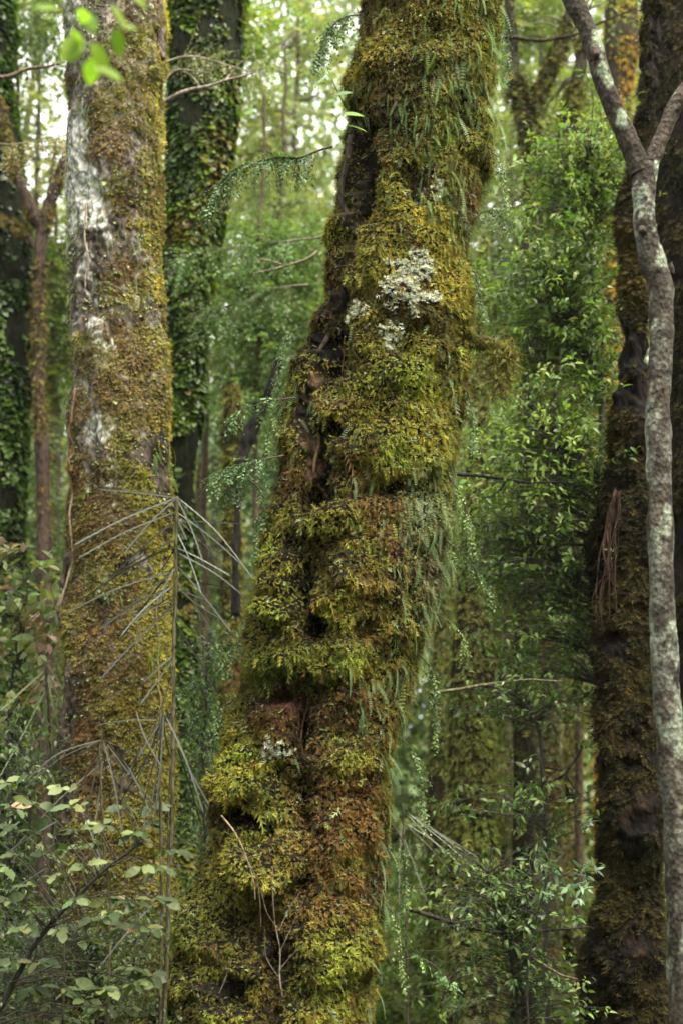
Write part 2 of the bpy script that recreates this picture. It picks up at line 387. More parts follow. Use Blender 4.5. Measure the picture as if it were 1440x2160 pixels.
BARE = [(735, 330, 40, 90, 1), (742, 420, 44, 90, 1), (715, 520, 34, 120, 1), (705, 640, 28, 90, 1), (690, 745, 50, 50, 1), (688, 810, 36, 50, .95), (712, 945, 26, 26, 1), (655, 860, 20, 60, 1), (655, 1000, 20, 90, 1),
        (676, 1075, 40, 28, 1), (655, 1255, 18, 60, .95), (676, 1335, 24, 26, 1), (600, 1478, 56, 22, 1), (510, 1722, 46, 20, 1), (640, 1540, 18, 60, .9), (880, 430, 40, 45, .8), (590, 1990, 34, 50, .85), (640, 900, 14, 70, .9), (625, 1165, 16, 40, .9), (500, 2060, 40, 20, .9), (640, 1680, 14, 70, .7), (600, 2110, 40, 24, .7), (820, 1240, 8, 120, .8), (820, 1065, 50, 14, .7)]
CM = [  # colour spots on the moss: x, y, rx, ry, colour, strength
    (850, 60, 120, 90, OLIVE, .6), (790, 30, 60, 60, BROWN, .8), (780, 180, 80, 60, GOLD, 1), (900, 150, 80, 60, OLIVE, .9), (820, 240, 60, 50, BROWN, .7), (900, 330, 90, 60, LIME, .7), (960, 230, 60, 110, OLIVE, .8), (850, 400, 60, 40, RUST, .7),
    (820, 560, 110, 70, GOLD, 1), (920, 640, 60, 130, GOLD, 1), (750, 640, 60, 80, OLIVE, .8), (760, 780, 60, 50, OLIVE, .7), (840, 840, 100, 45, LIME, 1), (700, 900, 70, 50, OLIVE, .9), (760, 930, 60, 30, GOLD, .8), (930, 800, 50, 120, GOLD, .9), (730, 880, 70, 22, BROWN, .8),
    (830, 990, 110, 45, LIME, 1), (730, 990, 60, 50, GOLD, .7), (900, 950, 60, 60, GOLD, .9), (690, 1140, 60, 45, OLIVE, .9), (770, 1080, 60, 60, BROWN, .8), (830, 1080, 60, 50, RUST, .7), (612, 1235, 48, 55, OLIVE, 1), (612, 1312, 45, 36, LIME, .8),
    (600, 1390, 90, 40, LIME, .8), (590, 1440, 90, 30, GREEN, .9), (640, 1365, 60, 20, BROWN, .8), (740, 1400, 50, 32, LIME, 1), (780, 1250, 60, 50, RUST, .8), (790, 1350, 50, 50, BROWN, .8), (700, 1280, 40, 35, GOLD, .6), (620, 1500, 60, 50, (.13, .05, .03), .9),
    (760, 1520, 60, 60, RUST, .8), (500, 1560, 60, 60, OLIVE, .8), (518, 1588, 26, 24, LIME, 1), (480, 1640, 30, 60, GOLD, .8), (560, 1670, 50, 40, GREEN, .8), (730, 1612, 42, 28, LIME, 1), (750, 1680, 60, 70, RUST, 1), (780, 1630, 50, 40, RUST, .9), (650, 1650, 60, 60, BROWN, .8),
    (640, 1740, 70, 70, BROWN, .7), (740, 1800, 60, 60, RUST, .7), (570, 1825, 70, 55, (.30, .26, .05), 1), (700, 1900, 90, 40, RUST, .8), (430, 1950, 70, 80, (.22, .25, .05), 1), (680, 2010, 85, 70, LIME, .95), (760, 2050, 40, 100, GOLD, .7), (430, 2090, 70, 60, (.2, .24, .05), .9),
    (600, 2070, 60, 60, BROWN, .6), (700, 2140, 90, 30, GOLD, .7), (470, 1850, 40, 100, OLIVE, .8), (560, 1100, 30, 100, GREEN, .7), (620, 720, 40, 90, OLIVE, .8), (600, 830, 30, 80, GREEN, .7), (540, 1300, 30, 80, OLIVE, .9), (900, 1100, 60, 80, GREY, .6), (880, 1250, 50, 80, GREY, .5), (840, 1420, 40, 80, (.15, .09, .03), .5)]
def main_col(P, px, py, fr):
    wx = px + 26 * fbm(P * 6, 3, 61); wy = py + 26 * fbm(P * 6, 3, 67); n = len(P)
    a = fbm(P * 3.2, 3, 71)[:, None]; b = fbm(P * 9, 3, 73)[:, None]
    C = A(OLIVE) + (A(BROWN) - A(OLIVE)) * sst(-.15, .3, a) ; C = C + (A(GOLD) - C) * sst(.1, .5, -a) ; 
    for x, y, rx, ry, c, s in CM:
        w = (s * np.exp(-(((wx - x) / rx) ** 2 + ((wy - y) / ry) ** 2) ** 1.3) * sst(-.2, .1, fr))[:, None]; C = C * (1 - w) + A(c) * w
    C = C * (1 + .45 * b); d = sst(.05, .45, fbm(P * 6.5, 3, 79)[:, None]) * .75; C = C * (1 - d) + A((.05, .035, .012)) * d
    l = sst(.2, .55, fbm(P * 7.5, 3, 83)[:, None]) * .4; C = C * (1 - l) + A((.29, .31, .05)) * l
    m = (RNG.random(n) < .13)[:, None]; C = np.where(m, pick([RUST, BROWN, GREY, LIME], n), C)
    return C * 1.12
LICH = [(872, 600, 26, 26, 1), (850, 630, 30, 30, 1), (826, 655, 26, 26, 1), (862, 680, 26, 26, 1), (838, 690, 18, 24, 1), (752, 692, 22, 26, 1), (745, 705, 18, 18, 1), (812, 738, 16, 20, 1), (808, 765, 12, 14, 1), (594, 1582, 22, 32, .8)]
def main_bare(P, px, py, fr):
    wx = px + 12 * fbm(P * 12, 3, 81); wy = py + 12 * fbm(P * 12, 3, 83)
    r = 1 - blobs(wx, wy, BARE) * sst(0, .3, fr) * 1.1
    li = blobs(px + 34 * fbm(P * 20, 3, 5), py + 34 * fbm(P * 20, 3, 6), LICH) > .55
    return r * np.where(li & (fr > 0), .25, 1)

base = pw(560, 2400, YM); base[2] = 0
t_main = thing("mossy_tree", base, "thick leaning trunk buried in gold, green and rust moss cushions, largest in view", "tree")
def build_main():
    seeded("main"); G = trunk_grid(ME, YM, 1100, 520, main_disp, .95, 0)
    P, px, py, fr = G['P'], G['PX'], G['PY'], G['FR']
    n = fbm(P * A([9, 9, 3]), 4, 5)[..., None]
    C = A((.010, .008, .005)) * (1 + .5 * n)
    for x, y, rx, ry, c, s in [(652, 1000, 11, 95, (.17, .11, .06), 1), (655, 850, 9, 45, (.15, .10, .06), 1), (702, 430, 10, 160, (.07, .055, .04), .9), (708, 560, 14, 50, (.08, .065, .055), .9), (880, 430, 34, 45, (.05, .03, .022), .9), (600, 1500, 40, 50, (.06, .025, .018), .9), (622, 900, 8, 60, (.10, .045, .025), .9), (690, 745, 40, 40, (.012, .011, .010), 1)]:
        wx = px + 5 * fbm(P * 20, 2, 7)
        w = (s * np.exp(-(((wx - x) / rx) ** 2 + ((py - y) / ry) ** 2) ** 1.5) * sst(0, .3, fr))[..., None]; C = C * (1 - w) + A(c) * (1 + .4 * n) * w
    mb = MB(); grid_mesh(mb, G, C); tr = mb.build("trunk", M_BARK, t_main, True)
    mb = MB()
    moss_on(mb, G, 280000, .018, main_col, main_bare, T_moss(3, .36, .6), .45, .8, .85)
    mo = mb.build("moss", M_MOSS, tr)
    mb = MB()   # longer shaggy strands that hang off the cushions
    def shag(P, px, py, fr): return main_bare(P, px, py, fr) * sst(-.1, .35, fbm(P * 5, 3, 91)) * .9
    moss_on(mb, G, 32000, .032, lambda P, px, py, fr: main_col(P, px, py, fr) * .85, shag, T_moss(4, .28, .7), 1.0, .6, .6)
    mb.build("shaggy_moss", M_MOSS, tr)
    mb = MB()   # leafy liverwort frills: grey green flakes between the cushions
    def lw(P, px, py, fr): return main_bare(P, px, py, fr) * (.12 + blobs(px, py, [(900, 300, 110, 200, 1), (880, 1150, 90, 150, 1), (860, 1450, 80, 250, 1), (950, 450, 70, 120, .8), (870, 1300, 70, 120, 1), (740, 1400, 60, 40, .8), (730, 1610, 50, 30, .8), (800, 1850, 60, 300, .7)]) * .6)
    moss_on(mb, G, 11000, .014, lambda P, px, py, fr: pick([GREY, (.24, .30, .08), (.18, .24, .07), (.25, .29, .15)], len(P)), lw, T_leaf(2, .6, .3, .4, .5), .3, .8, .7)
    mb.build("liverwort", M_MOSS, tr)
    mb = MB()
    def cf(P, px, py, fr): return sst(.1, -.2, fbm(P * 2.5, 3, 95)) * (.04 + blobs(px, py, [(960, 200, 90, 260, 1), (900, 60, 120, 90, .8), (960, 500, 50, 120, .8), (890, 1160, 80, 160, 1), (940, 1100, 40, 260, 1), (860, 1420, 60, 160, 1), (830, 1650, 50, 260, .9), (800, 1950, 45, 260, .9), (600, 850, 40, 200, .8), (570, 1050, 36, 120, .7), (740, 200, 40, 80, .6)]))
    moss_on(mb, G, 6500, .055, lambda P, px, py, fr: pick([(.20, .30, .13), (.26, .36, .18), (.14, .22, .08), (.24, .30, .09)], len(P)), cf, T_fern(9, .13, .5), 1.1, .6, .6, lift=.012)
    o = mb.build("creeping_fern", M_DULL, tr); o['kind'] = 'stuff'
    # lichen tufts
    def lich(spots, lab):
        mb = MB(); 
        def w(P, px, py, fr):
            wx = px + 34 * fbm(P * 20, 3, 5); wy = py + 34 * fbm(P * 20, 3, 6); return (blobs(wx, wy, spots) > .55) * (fr > 0) * 1.
        moss_on(mb, G, 160000, .014, lambda P, px, py, fr: pick([(.74, .80, .58), (.62, .70, .45), (.82, .85, .68)], len(P)), w, T_moss(2, .7, .1), .0, 1.0, 1.0, lift=.014)
        o = mb.build("lichen_tuft", M_LICH, tr); o['label'] = lab
    lich([(872, 600, 26, 26, 1), (850, 630, 30, 30, 1), (826, 655, 26, 26, 1), (862, 680, 26, 26, 1), (838, 690, 18, 24, 1)], "pale green white lichen tuft, the largest on the trunk")
    lich([(752, 692, 22, 26, 1), (745, 705, 18, 18, 1)], "pale lichen tuft left of the largest one")
    lich([(812, 738, 16, 20, 1), (808, 765, 12, 14, 1)], "small pale lichen tuft below the largest one")
    lich([(594, 1582, 22, 32, .8)], "grey green lichen tuft low on the trunk")
    lich([(908, 448, 12, 24, .8), (970, 490, 9, 20, .9)], "thin pale lichen tuft high on the trunk")
    # bare wandering roots on the trunk, dead hairs
    def root(pp, r, c, off=.02):
        mb = MB()
        q = []
        for x, y in pp:
            k = np.argmin((px - x) ** 2 + (py - y) ** 2 + (fr < 0) * 1e6); q.append(G['P'].reshape(-1, 3)[k] + G['N'].reshape(-1, 3)[k] * off)
        q = wob(smooth_path(q, 40), .006, 9); tube(mb, q, np.linspace(r, r * .6, 40), c, 6, .2); mb.build("root", M_BARK, tr, True)
    root([(722, 290), (700, 360), (700, 450), (708, 530), (700, 620), (672, 720), (652, 800)], .018, (.075, .058, .045), .008)
    root([(655, 810), (648, 870), (655, 950), (650, 1020), (655, 1085)], .011, (.19, .12, .065), .01)
    root([(740, 758), (715, 785), (700, 820)], .004, (.2, .1, .06), .03)
    root([(650, 1180), (655, 1250), (648, 1320)], .008, (.15, .07, .035), .02)
    root([(640, 1490), (630, 1560), (650, 1640)], .006, (.07, .035, .022), .01)
    root([(600, 1480), (640, 1475), (650, 1500)], .005, (.08, .04, .025), .02)
    return G, tr
GM, TR_MAIN = build_main()

def trunk_point(G, x, y, off=0.0):
    px, py, fr = G['PX'], G['PY'], G['FR']
    k = np.argmin((px - x) ** 2 + (py - y) ** 2 + (fr < -.05) * 1e6)
    return G['P'].reshape(-1, 3)[k] + G['N'].reshape(-1, 3)[k] * off, G['N'].reshape(-1, 3)[k]

# ================================================================== LEFT TREE
YL = 7.2
LE = [(-350, 140, 345), (0, 142, 342), (200, 146, 345), (400, 144, 346), (600, 148, 346), (800, 145, 352), (900, 148, 355), (1000, 152, 358), (1200, 148, 360), (1400, 135, 362),
      (1600, 128, 368), (1800, 122, 375), (2000, 118, 380), (2200, 105, 392), (2500, 70, 420)]
LMOSS = [(335, 160, 22, 30, 1), (300, 185, 60, 26, 1), (265, 270, 60, 60, 1), (340, 250, 16, 60, 1), (250, 350, 45, 45, 1), (335, 420, 28, 140, 1), (300, 100, 40, 60, .9), (230, 180, 50, 30, .7), (280, 430, 40, 60, .6), (300, 620, 50, 60, .6), (300, 498, 18, 14, 1), (345, 620, 12, 100, .9), (150, 180, 16, 30, .8),
         (290, 820, 70, 130, 1), (345, 800, 18, 120, 1), (200, 760, 40, 60, .7), (150, 980, 20, 22, 1), (190, 880, 40, 60, .5), (170, 1060, 40, 110, .8), (250, 1040, 60, 60, .7), (300, 1100, 50, 90, .9), (220, 1180, 60, 80, .9), (180, 1330, 50, 100, .8),
         (300, 1330, 60, 120, .9), (230, 1450, 60, 90, .7), (300, 1500, 60, 100, 1), (200, 1600, 50, 90, .7), (330, 1700, 50, 150, 1), (250, 1750, 70, 100, .9), (300, 1950, 90, 150, 1), (180, 1950, 70, 160, .9), (240, 2150, 120, 90, 1), (350, 1350, 14, 250, .9), (240, 640, 60, 30, .4), (300, 60, 50, 60, .4), (180, 30, 30, 50, .3), (240, 130, 40, 40, .3)]
def left_disp(P, px, py, fr):
    D = .024 * fbm(P * A([4, 4, 2.5]), 3, 101) + .022 * fbm(P * A([12, 12, 6]), 3, 102) + .009 * fbm(P * 34, 2, 103)
    f = sst(-.1, .2, fr); D += f * .022 * blobs(px + 8 * fbm(P * 12, 2, 9), py + 8 * fbm(P * 12, 2, 10), [(332, 160, 24, 30, 1.6), (300, 185, 55, 20, 1.), (345, 800, 18, 100, 1), (150, 985, 18, 22, 1.5), (300, 498, 16, 13, 1.2), (250, 350, 45, 40, .8), (265, 270, 50, 50, .8)])
    fl = np.floor(fbm(P * A([9, 9, 4]), 2, 107) * 5) / 5     # plates of bark
    return D + .012 * fl
def build_left():
    seeded("left"); base = pw(240, 2400, YL); base[2] = 0
    t = thing("mossy_tree", base, "straight trunk with pale flaking bark above and brown moss below, left of the leaning trunk", "tree")
    G = trunk_grid(LE, YL, 900, 320, left_disp, .95); P, px, py, fr = G['P'], G['PX'], G['PY'], G['FR']
    n = fbm(P * A([7, 7, 3]), 4, 111); n2 = fbm(P * A([20, 20, 9]), 4, 113)
    C = A((.07, .05, .035)) * (1 + .5 * n2[..., None])
    m = sst(0, .2, n + .25 - .9 * sst(600, 1500, py))[..., None]; C = C * (1 - m) + A((.17, .145, .12)) * (1 + .3 * n2[..., None]) * m
    pale = blobs(px + 16 * fbm(P * 14, 3, 1), py + 20 * fbm(P * 14, 3, 2), [(175, 370, 40, 120, 1), (165, 470, 20, 50, 1), (200, 440, 30, 80, .9), (230, 480, 30, 60, .8), (225, 740, 26, 40, .9), (228, 925, 36, 26, 1), (208, 600, 16, 60, .7), (330, 30, 14, 40, .6), (170, 60, 20, 60, .7), (300, 640, 10, 30, .8), (255, 1410, 14, 20, .6), (240, 1050, 30, 40, .5), (250, 1000, 20, 30, .6)])
    pm = sst(.30, .5, pale + .25 * n2)[..., None]; C = C * (1 - pm) + A((.44, .44, .40)) * (1 + .25 * n2[..., None]) * pm
    ck = sst(.12, .02, np.abs(fbm(P * A([11, 11, 3.5]), 3, 119)))[..., None] * .8; C = C * (1 - ck) + A((.02, .014, .01)) * ck
    mb = MB(); grid_mesh(mb, G, C); tr = mb.build("trunk", M_FLAKY, t, True)
    def wm(P, px, py, fr):
        wx = px + 22 * fbm(P * 9, 3, 121); wy = py + 26 * fbm(P * 9, 3, 123)
        return sst(.25, .6, blobs(wx, wy, LMOSS) + .22 * sst(.05, .5, fbm(P * 6, 3, 125)) + .5 * (fr < 0)) * .95 + .03
    def cm(P, px, py, fr):
        n = len(P); a = fbm(P * 5, 3, 131)[:, None]; C = A((.17, .115, .04)) + (A(OLIVE) - A((.17, .115, .04))) * sst(-.1, .3, a)
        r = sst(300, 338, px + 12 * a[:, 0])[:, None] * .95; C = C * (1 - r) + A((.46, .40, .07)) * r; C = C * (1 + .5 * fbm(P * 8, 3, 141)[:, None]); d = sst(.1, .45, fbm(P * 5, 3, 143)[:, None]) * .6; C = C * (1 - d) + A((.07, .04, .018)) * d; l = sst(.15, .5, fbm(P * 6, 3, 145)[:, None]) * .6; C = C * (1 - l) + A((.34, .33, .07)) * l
        for x, y, rx, ry, c, s in [(265, 270, 60, 50, (.18, .15, .02), 1), (335, 160, 24, 30, (.35, .31, .04), 1), (290, 185, 50, 25, (.22, .19, .06), 1), (250, 350, 50, 50, (.24, .16, .06), 1), (300, 498, 20, 16, YELL, 1), (290, 830, 60, 90, (.27, .20, .07), 1), (240, 1150, 80, 60, (.16, .10, .035), .8),
                                   (215, 1600, 50, 100, (.16, .085, .04), .9), (240, 1350, 60, 60, (.18, .10, .04), .8), (320, 1700, 40, 120, GOLD, .9), (280, 1500, 50, 60, (.18, .15, .02), .9), (300, 2000, 100, 160, OLIVE, .8), (150, 985, 20, 22, GOLD, 1), (340, 1180, 30, 70, (.33, .30, .03), .9), (320, 1340, 40, 60, GOLD, .9)]:
            w = (s * np.exp(-(((px - x) / rx) ** 2 + ((py - y) / ry) ** 2) ** 1.3))[:, None]; C = C * (1 - w) + A(c) * w
        m = (RNG.random(n) < .12)[:, None]; return np.where(m, pick([GREY, (.26, .28, .1), BROWN], n), C) * 1.25
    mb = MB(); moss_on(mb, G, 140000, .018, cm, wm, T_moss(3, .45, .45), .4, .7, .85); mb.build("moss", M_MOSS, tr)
    mb = MB(); moss_on(mb, G, 8000, .015, lambda P, px, py, fr: pick([(.36, .40, .22), (.42, .44, .3), (.3, .36, .14), (.22, .3, .1)], len(P)),
        lambda P, px, py, fr: .15 + .85 * (blobs(px + 25 * fbm(P * 10, 2, 3), py + 30 * fbm(P * 10, 2, 4), [(240, 60, 90, 100, .8), (180, 530, 40, 60, .7), (330, 520, 20, 200, .8), (320, 640, 30, 90, .6), (240, 660, 60, 40, .7), (170, 950, 30, 60, .6), (250, 1150, 60, 60, .4), (220, 1240, 60, 60, .5), (190, 1380, 60, 100, .4), (180, 100, 40, 60, .6), (155, 700, 14, 200, .8)]) > .4),
        T_leaf(2, .8, .3, .3, .4), .4, .6, .7, front=.7); mb.build("liverwort", M_MOSS, tr)
    mb = MB()   # climbing stems and aerial roots
    for xs, y0, y1, r, c in [((150, 148, 152), 250, 560, .006, (.3, .24, .17)), ((206, 200, 205, 198), 460, 640, .005, (.35, .27, .2)), ((156, 160, 166, 150), 880, 1330, .008, (.28, .2, .14)), ((337, 335, 338, 336), 0, 150, .012, (.10, .05, .035)), ((345, 340, 330), 1200, 1600, .006, (.25, .2, .08)), ((180, 172, 168), 840, 1010, .007, (.25, .15, .1)), ((150, 146, 150), 1180, 1330, .014, (.09, .06, .05))]:
        pts = [trunk_point(G, x, y, .012)[0] for x, y in zip(np.interp(np.linspace(0, 1, 9), np.linspace(0, 1, len(xs)), xs), np.linspace(y0, y1, 9))]
        mb = MB(); tube(mb, wob(smooth_path(pts, 40), .012, 7), r, c, 5, .2); mb.build("climbing_stem", M_TWIG, tr, True)
    return G, tr
GL, TR_LEFT = build_left()

# ================================================================== PALE FORKED TREE, RIGHT
def limb(mb, ctrl, Y, rpx, colf, n=60, sides=20, disp=.004, fr=12):
    """ctrl: (photo x, photo y[, dY]); a rounded limb with a slightly uneven surface"""
    c = A([list(q) + [0] * (3 - len(q)) for q in ctrl], float)
    pts = pw(c[:, 0], c[:, 1], Y + c[:, 2]); pts = smooth_path(pts, n)
    r = np.interp(np.linspace(0, 1, n), np.linspace(0, 1, len(rpx)), rpx) * mpp(1000, Y)
    t = nrm(np.gradient(pts, axis=0)); a = nrm(np.cross(t, A([0, 1, 0.]))); b = np.cross(t, a)
    th = np.linspace(0, 2 * np.pi, sides, endpoint=False); ring = a[:, None] * np.cos(th)[None, :, None] + b[:, None] * np.sin(th)[None, :, None]
    V = pts[:, None] + ring * r[:, None, None]; V = V + ring * (disp * fbm(V * fr, 3, 5) + disp * .5 * fbm(V * fr * 4, 2, 6))[..., None]
    G = dict(P=V, N=ring + 0 * V, PX=0 * V[..., 0], PY=0 * V[..., 0], FR=1 + 0 * V[..., 0], rows=n, cols=sides)
    grid_mesh(mb, G, colf(V)); return G
def pale_bark(V):
    n = fbm(V * A([16, 16, 11]), 5, 201)[..., None]; n2 = fbm(V * A([40, 40, 22]), 3, 203)[..., None]
    C = A((.075, .062, .048)) * (1 + .5 * n2); m = sst(-.2, .35, n + .25 * n2); C = C * (1 - m) + A((.145, .14, .115)) * (1 + .3 * n2) * m
    m = sst(.34, .42, fbm(V * A([13, 13, 9]), 4, 207)[..., None] + .1 * n2); C = C * (1 - m) + A((.25, .28, .21)) * m
    m = sst(.26, .36, fbm(V * 22, 3, 209)[..., None]); return C * (1 - m) + A((.05, .04, .032)) * m
def dark_limb_bark(V):
    n = fbm(V * A([12, 12, 9]), 4, 211)[..., None]; C = A((.06, .047, .036)) * (1 + .6 * n)
    m = sst(.40, .46, fbm(V * 6, 4, 227)[..., None] + .1 * n); return C * (1 - m) + A((.26, .31, .21)) * m
def build_pale():
    seeded("pale"); Y = 4.9; b = pw(1450, 2300, Y); b[2] = 0
    t = thing("forked_tree", b, "slim smooth tree with blotched grey and brown bark forking near the top, right side", "tree")
    mb = MB()
    c = [(1358, 345), (1357, 400), (1357, 450), (1362, 500), (1374, 545), (1389, 590), (1393, 650), (1393, 720), (1388, 850), (1390, 1000), (1392, 1150), (1397, 1300), (1402, 1440), (1418, 1600), (1432, 1750), (1440, 1900), (1450, 2100), (1465, 2400)]
    limb(mb, c, Y, [24, 26, 25, 25, 29, 26, 26, 26, 26, 26, 26, 27, 29, 31, 33, 35, 38, 44], lambda V: pale_bark(V), 160, 28, .005)
    limb(mb, [(1404, 560), (1412, 572), (1418, 580)], Y, [16, 11, 5], dark_limb_bark, 10, 12)
    limb(mb, [(1353, 480), (1353, 486, -.05), (1353, 488, -.075)], Y, [10, 9, 5], lambda V: A((.06, .04, .03)) + 0 * V, 8, 12, .001)
    mb.build("trunk", M_SMOOTH, t, True)
    mb = MB(); limb(mb, [(1180, -90), (1205, -10), (1237, 60), (1252, 105), (1273, 175), (1298, 240), (1330, 310), (1352, 365)], Y, [21, 22, 20, 21, 20, 21, 22, 25], dark_limb_bark, 90, 20)
    limb(mb, [(1252, 100), (1256, 112, -.06), (1257, 116, -.09)], Y, [13, 10, 4], lambda V: A((.07, .05, .04)) + 0 * V, 8, 12, .001)
    mb.build("limb", M_SMOOTH, t, True)
    mb = MB(); limb(mb, [(1490, 130), (1445, 190), (1415, 240), (1392, 295), (1372, 345), (1362, 400)], Y, [15, 17, 18, 17, 18, 20], lambda V: dark_limb_bark(V) * 1.3, 60, 20)
    mb.build("limb", M_SMOOTH, t, True)
build_pale()

# ================================================================== OTHER MOSSY TRUNKS
def mossy(name, label, E, Y, bark=(.06, .045, .03), pal=(OLIVE, BROWN), n=9000, size=.035, T=None, cover=.0, disp=.02, rows=220, cols=70, squash=.95, w=None, mossname="moss", mat=None, lean=0, down=.6, group=None, second=None, cat="tree", cut=0):
    seeded(name + label); x = (E[-1][1] + E[-1][2]) / 2; b = pw(x, E[-1][0], Y); b[2] = 0
    t = thing(name, b, label, cat, group)
    G = trunk_grid(E, Y, rows, cols, lambda P, px, py, fr: disp * fbm(P * A([4, 4, 3]), 3, 11) + disp * .5 * fbm(P * 14, 3, 12), squash, lean)
    mb = MB(); grid_mesh(mb, G, simple_bark(bark, .5, second=second)(G)); tr = mb.build("trunk", M_BARK, t, True)
    if n:
        mb = MB(); pal = A(pal)
        def cf(P, px, py, fr):
            k = len(P); f = np.clip(.5 + .9 * fbm(P * 2.2, 3, 21), 0, .999) * (len(pal) - 1); i = f.astype(int); f = (f - i)[:, None]
            C = pal[i] * (1 - f) + pal[i + 1] * f; m = (RNG.random(k) < .25)[:, None]; return np.where(m, pick(pal, k), C)
        def wf(P, px, py, fr):
            r = sst(-.35 + cover, .15 + cover, fbm(P * 3.5, 3, 31)); return r * (w(P, px, py, fr) if w else 1)
        moss_on(mb, G, n, size, cf, wf, T or T_moss(3, .5, .5), down, .7, .6, front=.5); mb.build(mossname, mat or M_MOSS, tr)
    return t, G, tr
L5 = T_leaf(2, .75, .2, .3)
mossy("mossy_tree", "dark trunk with yellow brown moss and hanging roots, just left of the slim forked tree",
      [(-200, 1375, 1410), (200, 1345, 1385), (440, 1311, 1352), (600, 1308, 1372), (900, 1292, 1375), (1040, 1283, 1372), (1100, 1268, 1372), (1200, 1262, 1375), (1300, 1257, 1380), (1500, 1256, 1388), (1700, 1253, 1392), (1900, 1250, 1398), (2160, 1237, 1402), (2500, 1200, 1440)],
      7.4, (.008, .006, .005), [(.012, .01, .005), (.05, .04, .01), (.02, .018, .007), (.10, .075, .013)], 75000, .03, cover=-.1, rows=500, cols=120, disp=.06, second=(.02, .013, .009))
mossy("mossy_tree", "broad dark trunk filling the upper right corner behind the slim forked tree",
      [(-300, 1372, 1600), (0, 1372, 1590), (150, 1358, 1585), (330, 1356, 1580), (420, 1375, 1585), (600, 1395, 1590), (900, 1412, 1600), (1400, 1422, 1610), (2300, 1425, 1640)],
      8.6, (.012, .008, .006), [(.015, .013, .006), (.03, .03, .01), (.08, .06, .014), (.03, .028, .01)], 45000, .03, cover=.05, rows=400, cols=120, disp=.03)
mossy("ivy_clad_tree", "dark trunk wrapped in round green climber leaves, behind the straight left trunk",
      [(-300, 350, 520), (0, 350, 515), (200, 350, 500), (400, 350, 480), (600, 350, 452), (800, 350, 425), (1000, 360, 412), (1300, 362, 408), (2300, 355, 410)],
      10.3, (.012, .014, .006), [(.025, .045, .01), (.06, .11, .016), (.04, .07, .012), (.13, .20, .02), (.15, .13, .02)], 52000, .038, L5, cover=-.3, mossname="climber_leaves", mat=M_GLOSS)
mossy("ivy_clad_tree", "deep green leaf covered trunk cut by the left edge of the picture",
      [(-300, -110, 20), (200, -95, 30), (450, -70, 62), (700, -60, 72), (900, -60, 60), (1100, -70, 50), (2300, -80, 40)],
      11, (.010, .012, .005), [(.02, .035, .008), (.04, .08, .012), (.09, .16, .02)], 38000, .04, L5, cover=-.3, mossname="climber_leaves", mat=M_GLOSS)
mossy("broken_trunk", "thin broken mossy pole with a blunt top standing between the two big trunks",
      [(808, 480, 502), (830, 474, 506), (1000, 473, 505), (1200, 469, 512), (1400, 467, 518), (1700, 463, 520), (2200, 455, 525)],
      10.2, (.045, .035, .022), [BROWN, (.10, .09, .02), OLIVE, (.07, .08, .02)], 8000, .04, cover=-.2, rows=160, cols=40, cat="tree stump")
for lab, E, Y, pal in [
    ("olive mossy trunk low at right of the leaning trunk, widest of the rear trunks there", [(500, 1015, 1022), (900, 990, 1025), (1300, 955, 1040), (1700, 945, 1042), (2200, 930, 1055)], 10, [(.24, .27, .06), (.14, .16, .03), (.18, .17, .05), (.28, .30, .09)]),
    ("dark bare trunk seen through the gap right of centre in the lower half", [(700, 1128, 1132), (1000, 1118, 1138), (1450, 1092, 1140), (1700, 1088, 1135), (2200, 1080, 1130)], 12.5, [DARK, (.07, .07, .02)]),
    ("thin lichen speckled trunk between the shrub and the dark rooted trunk", [(500, 1170, 1173), (900, 1162, 1174), (1500, 1150, 1172), (2200, 1150, 1175)], 9.6, [(.2, .2, .09), (.12, .12, .05), BROWN]),
    ("dim slender trunk just right of the foot of the leaning trunk", [(700, 948, 953), (1000, 932, 955), (1500, 905, 955), (2200, 890, 950)], 12, [(.18, .20, .05), (.12, .13, .035)]),
    ("brownish slender trunk low beside the pale leaved seedling", [(900, 1222, 1226), (1200, 1210, 1232), (1750, 1185, 1222), (2200, 1180, 1220)], 11.5, [(.2, .15, .05), (.17, .16, .05), (.22, .2, .07)]),
    ("short dim trunk behind the widest rear trunk on the right", [(800, 1064, 1068), (1200, 1052, 1078), (2200, 1040, 1075)], 14.5, [DARK, (.06, .07, .02)]),
    ("orange gold mossy trunk showing high between the slim tree and its neighbour", [(-200, 1275, 1345), (100, 1272, 1345), (200, 1275, 1330), (400, 1272, 1325), (1200, 1262, 1320), (2200, 1250, 1320)], 13, [(.50, .30, .03), (.42, .26, .03), (.32, .22, .04)]),
    ("grey trunk far behind between the broken pole and the leaning trunk", [(400, 588, 593), (800, 570, 592), (1500, 545, 590), (2200, 540, 590)], 17, [(.1, .11, .04), (.14, .13, .06)]),
    ("dim brown trunk far behind, seen over the lower left shrubs at the edge", [(500, 106, 112), (800, 96, 118), (2200, 70, 110)], 16, [(.1, .09, .03), BROWN]),
    ("slim mossy trunk far behind just left of the broken pole", [(500, 463, 467), (900, 448, 462), (2200, 425, 458)], 18, [(.1, .12, .04), (.13, .12, .05)])]:
    mossy("slender_tree", lab, E, Y, (.025, .02, .012), pal, 12000, .04, cover=-.3, rows=160, cols=36)

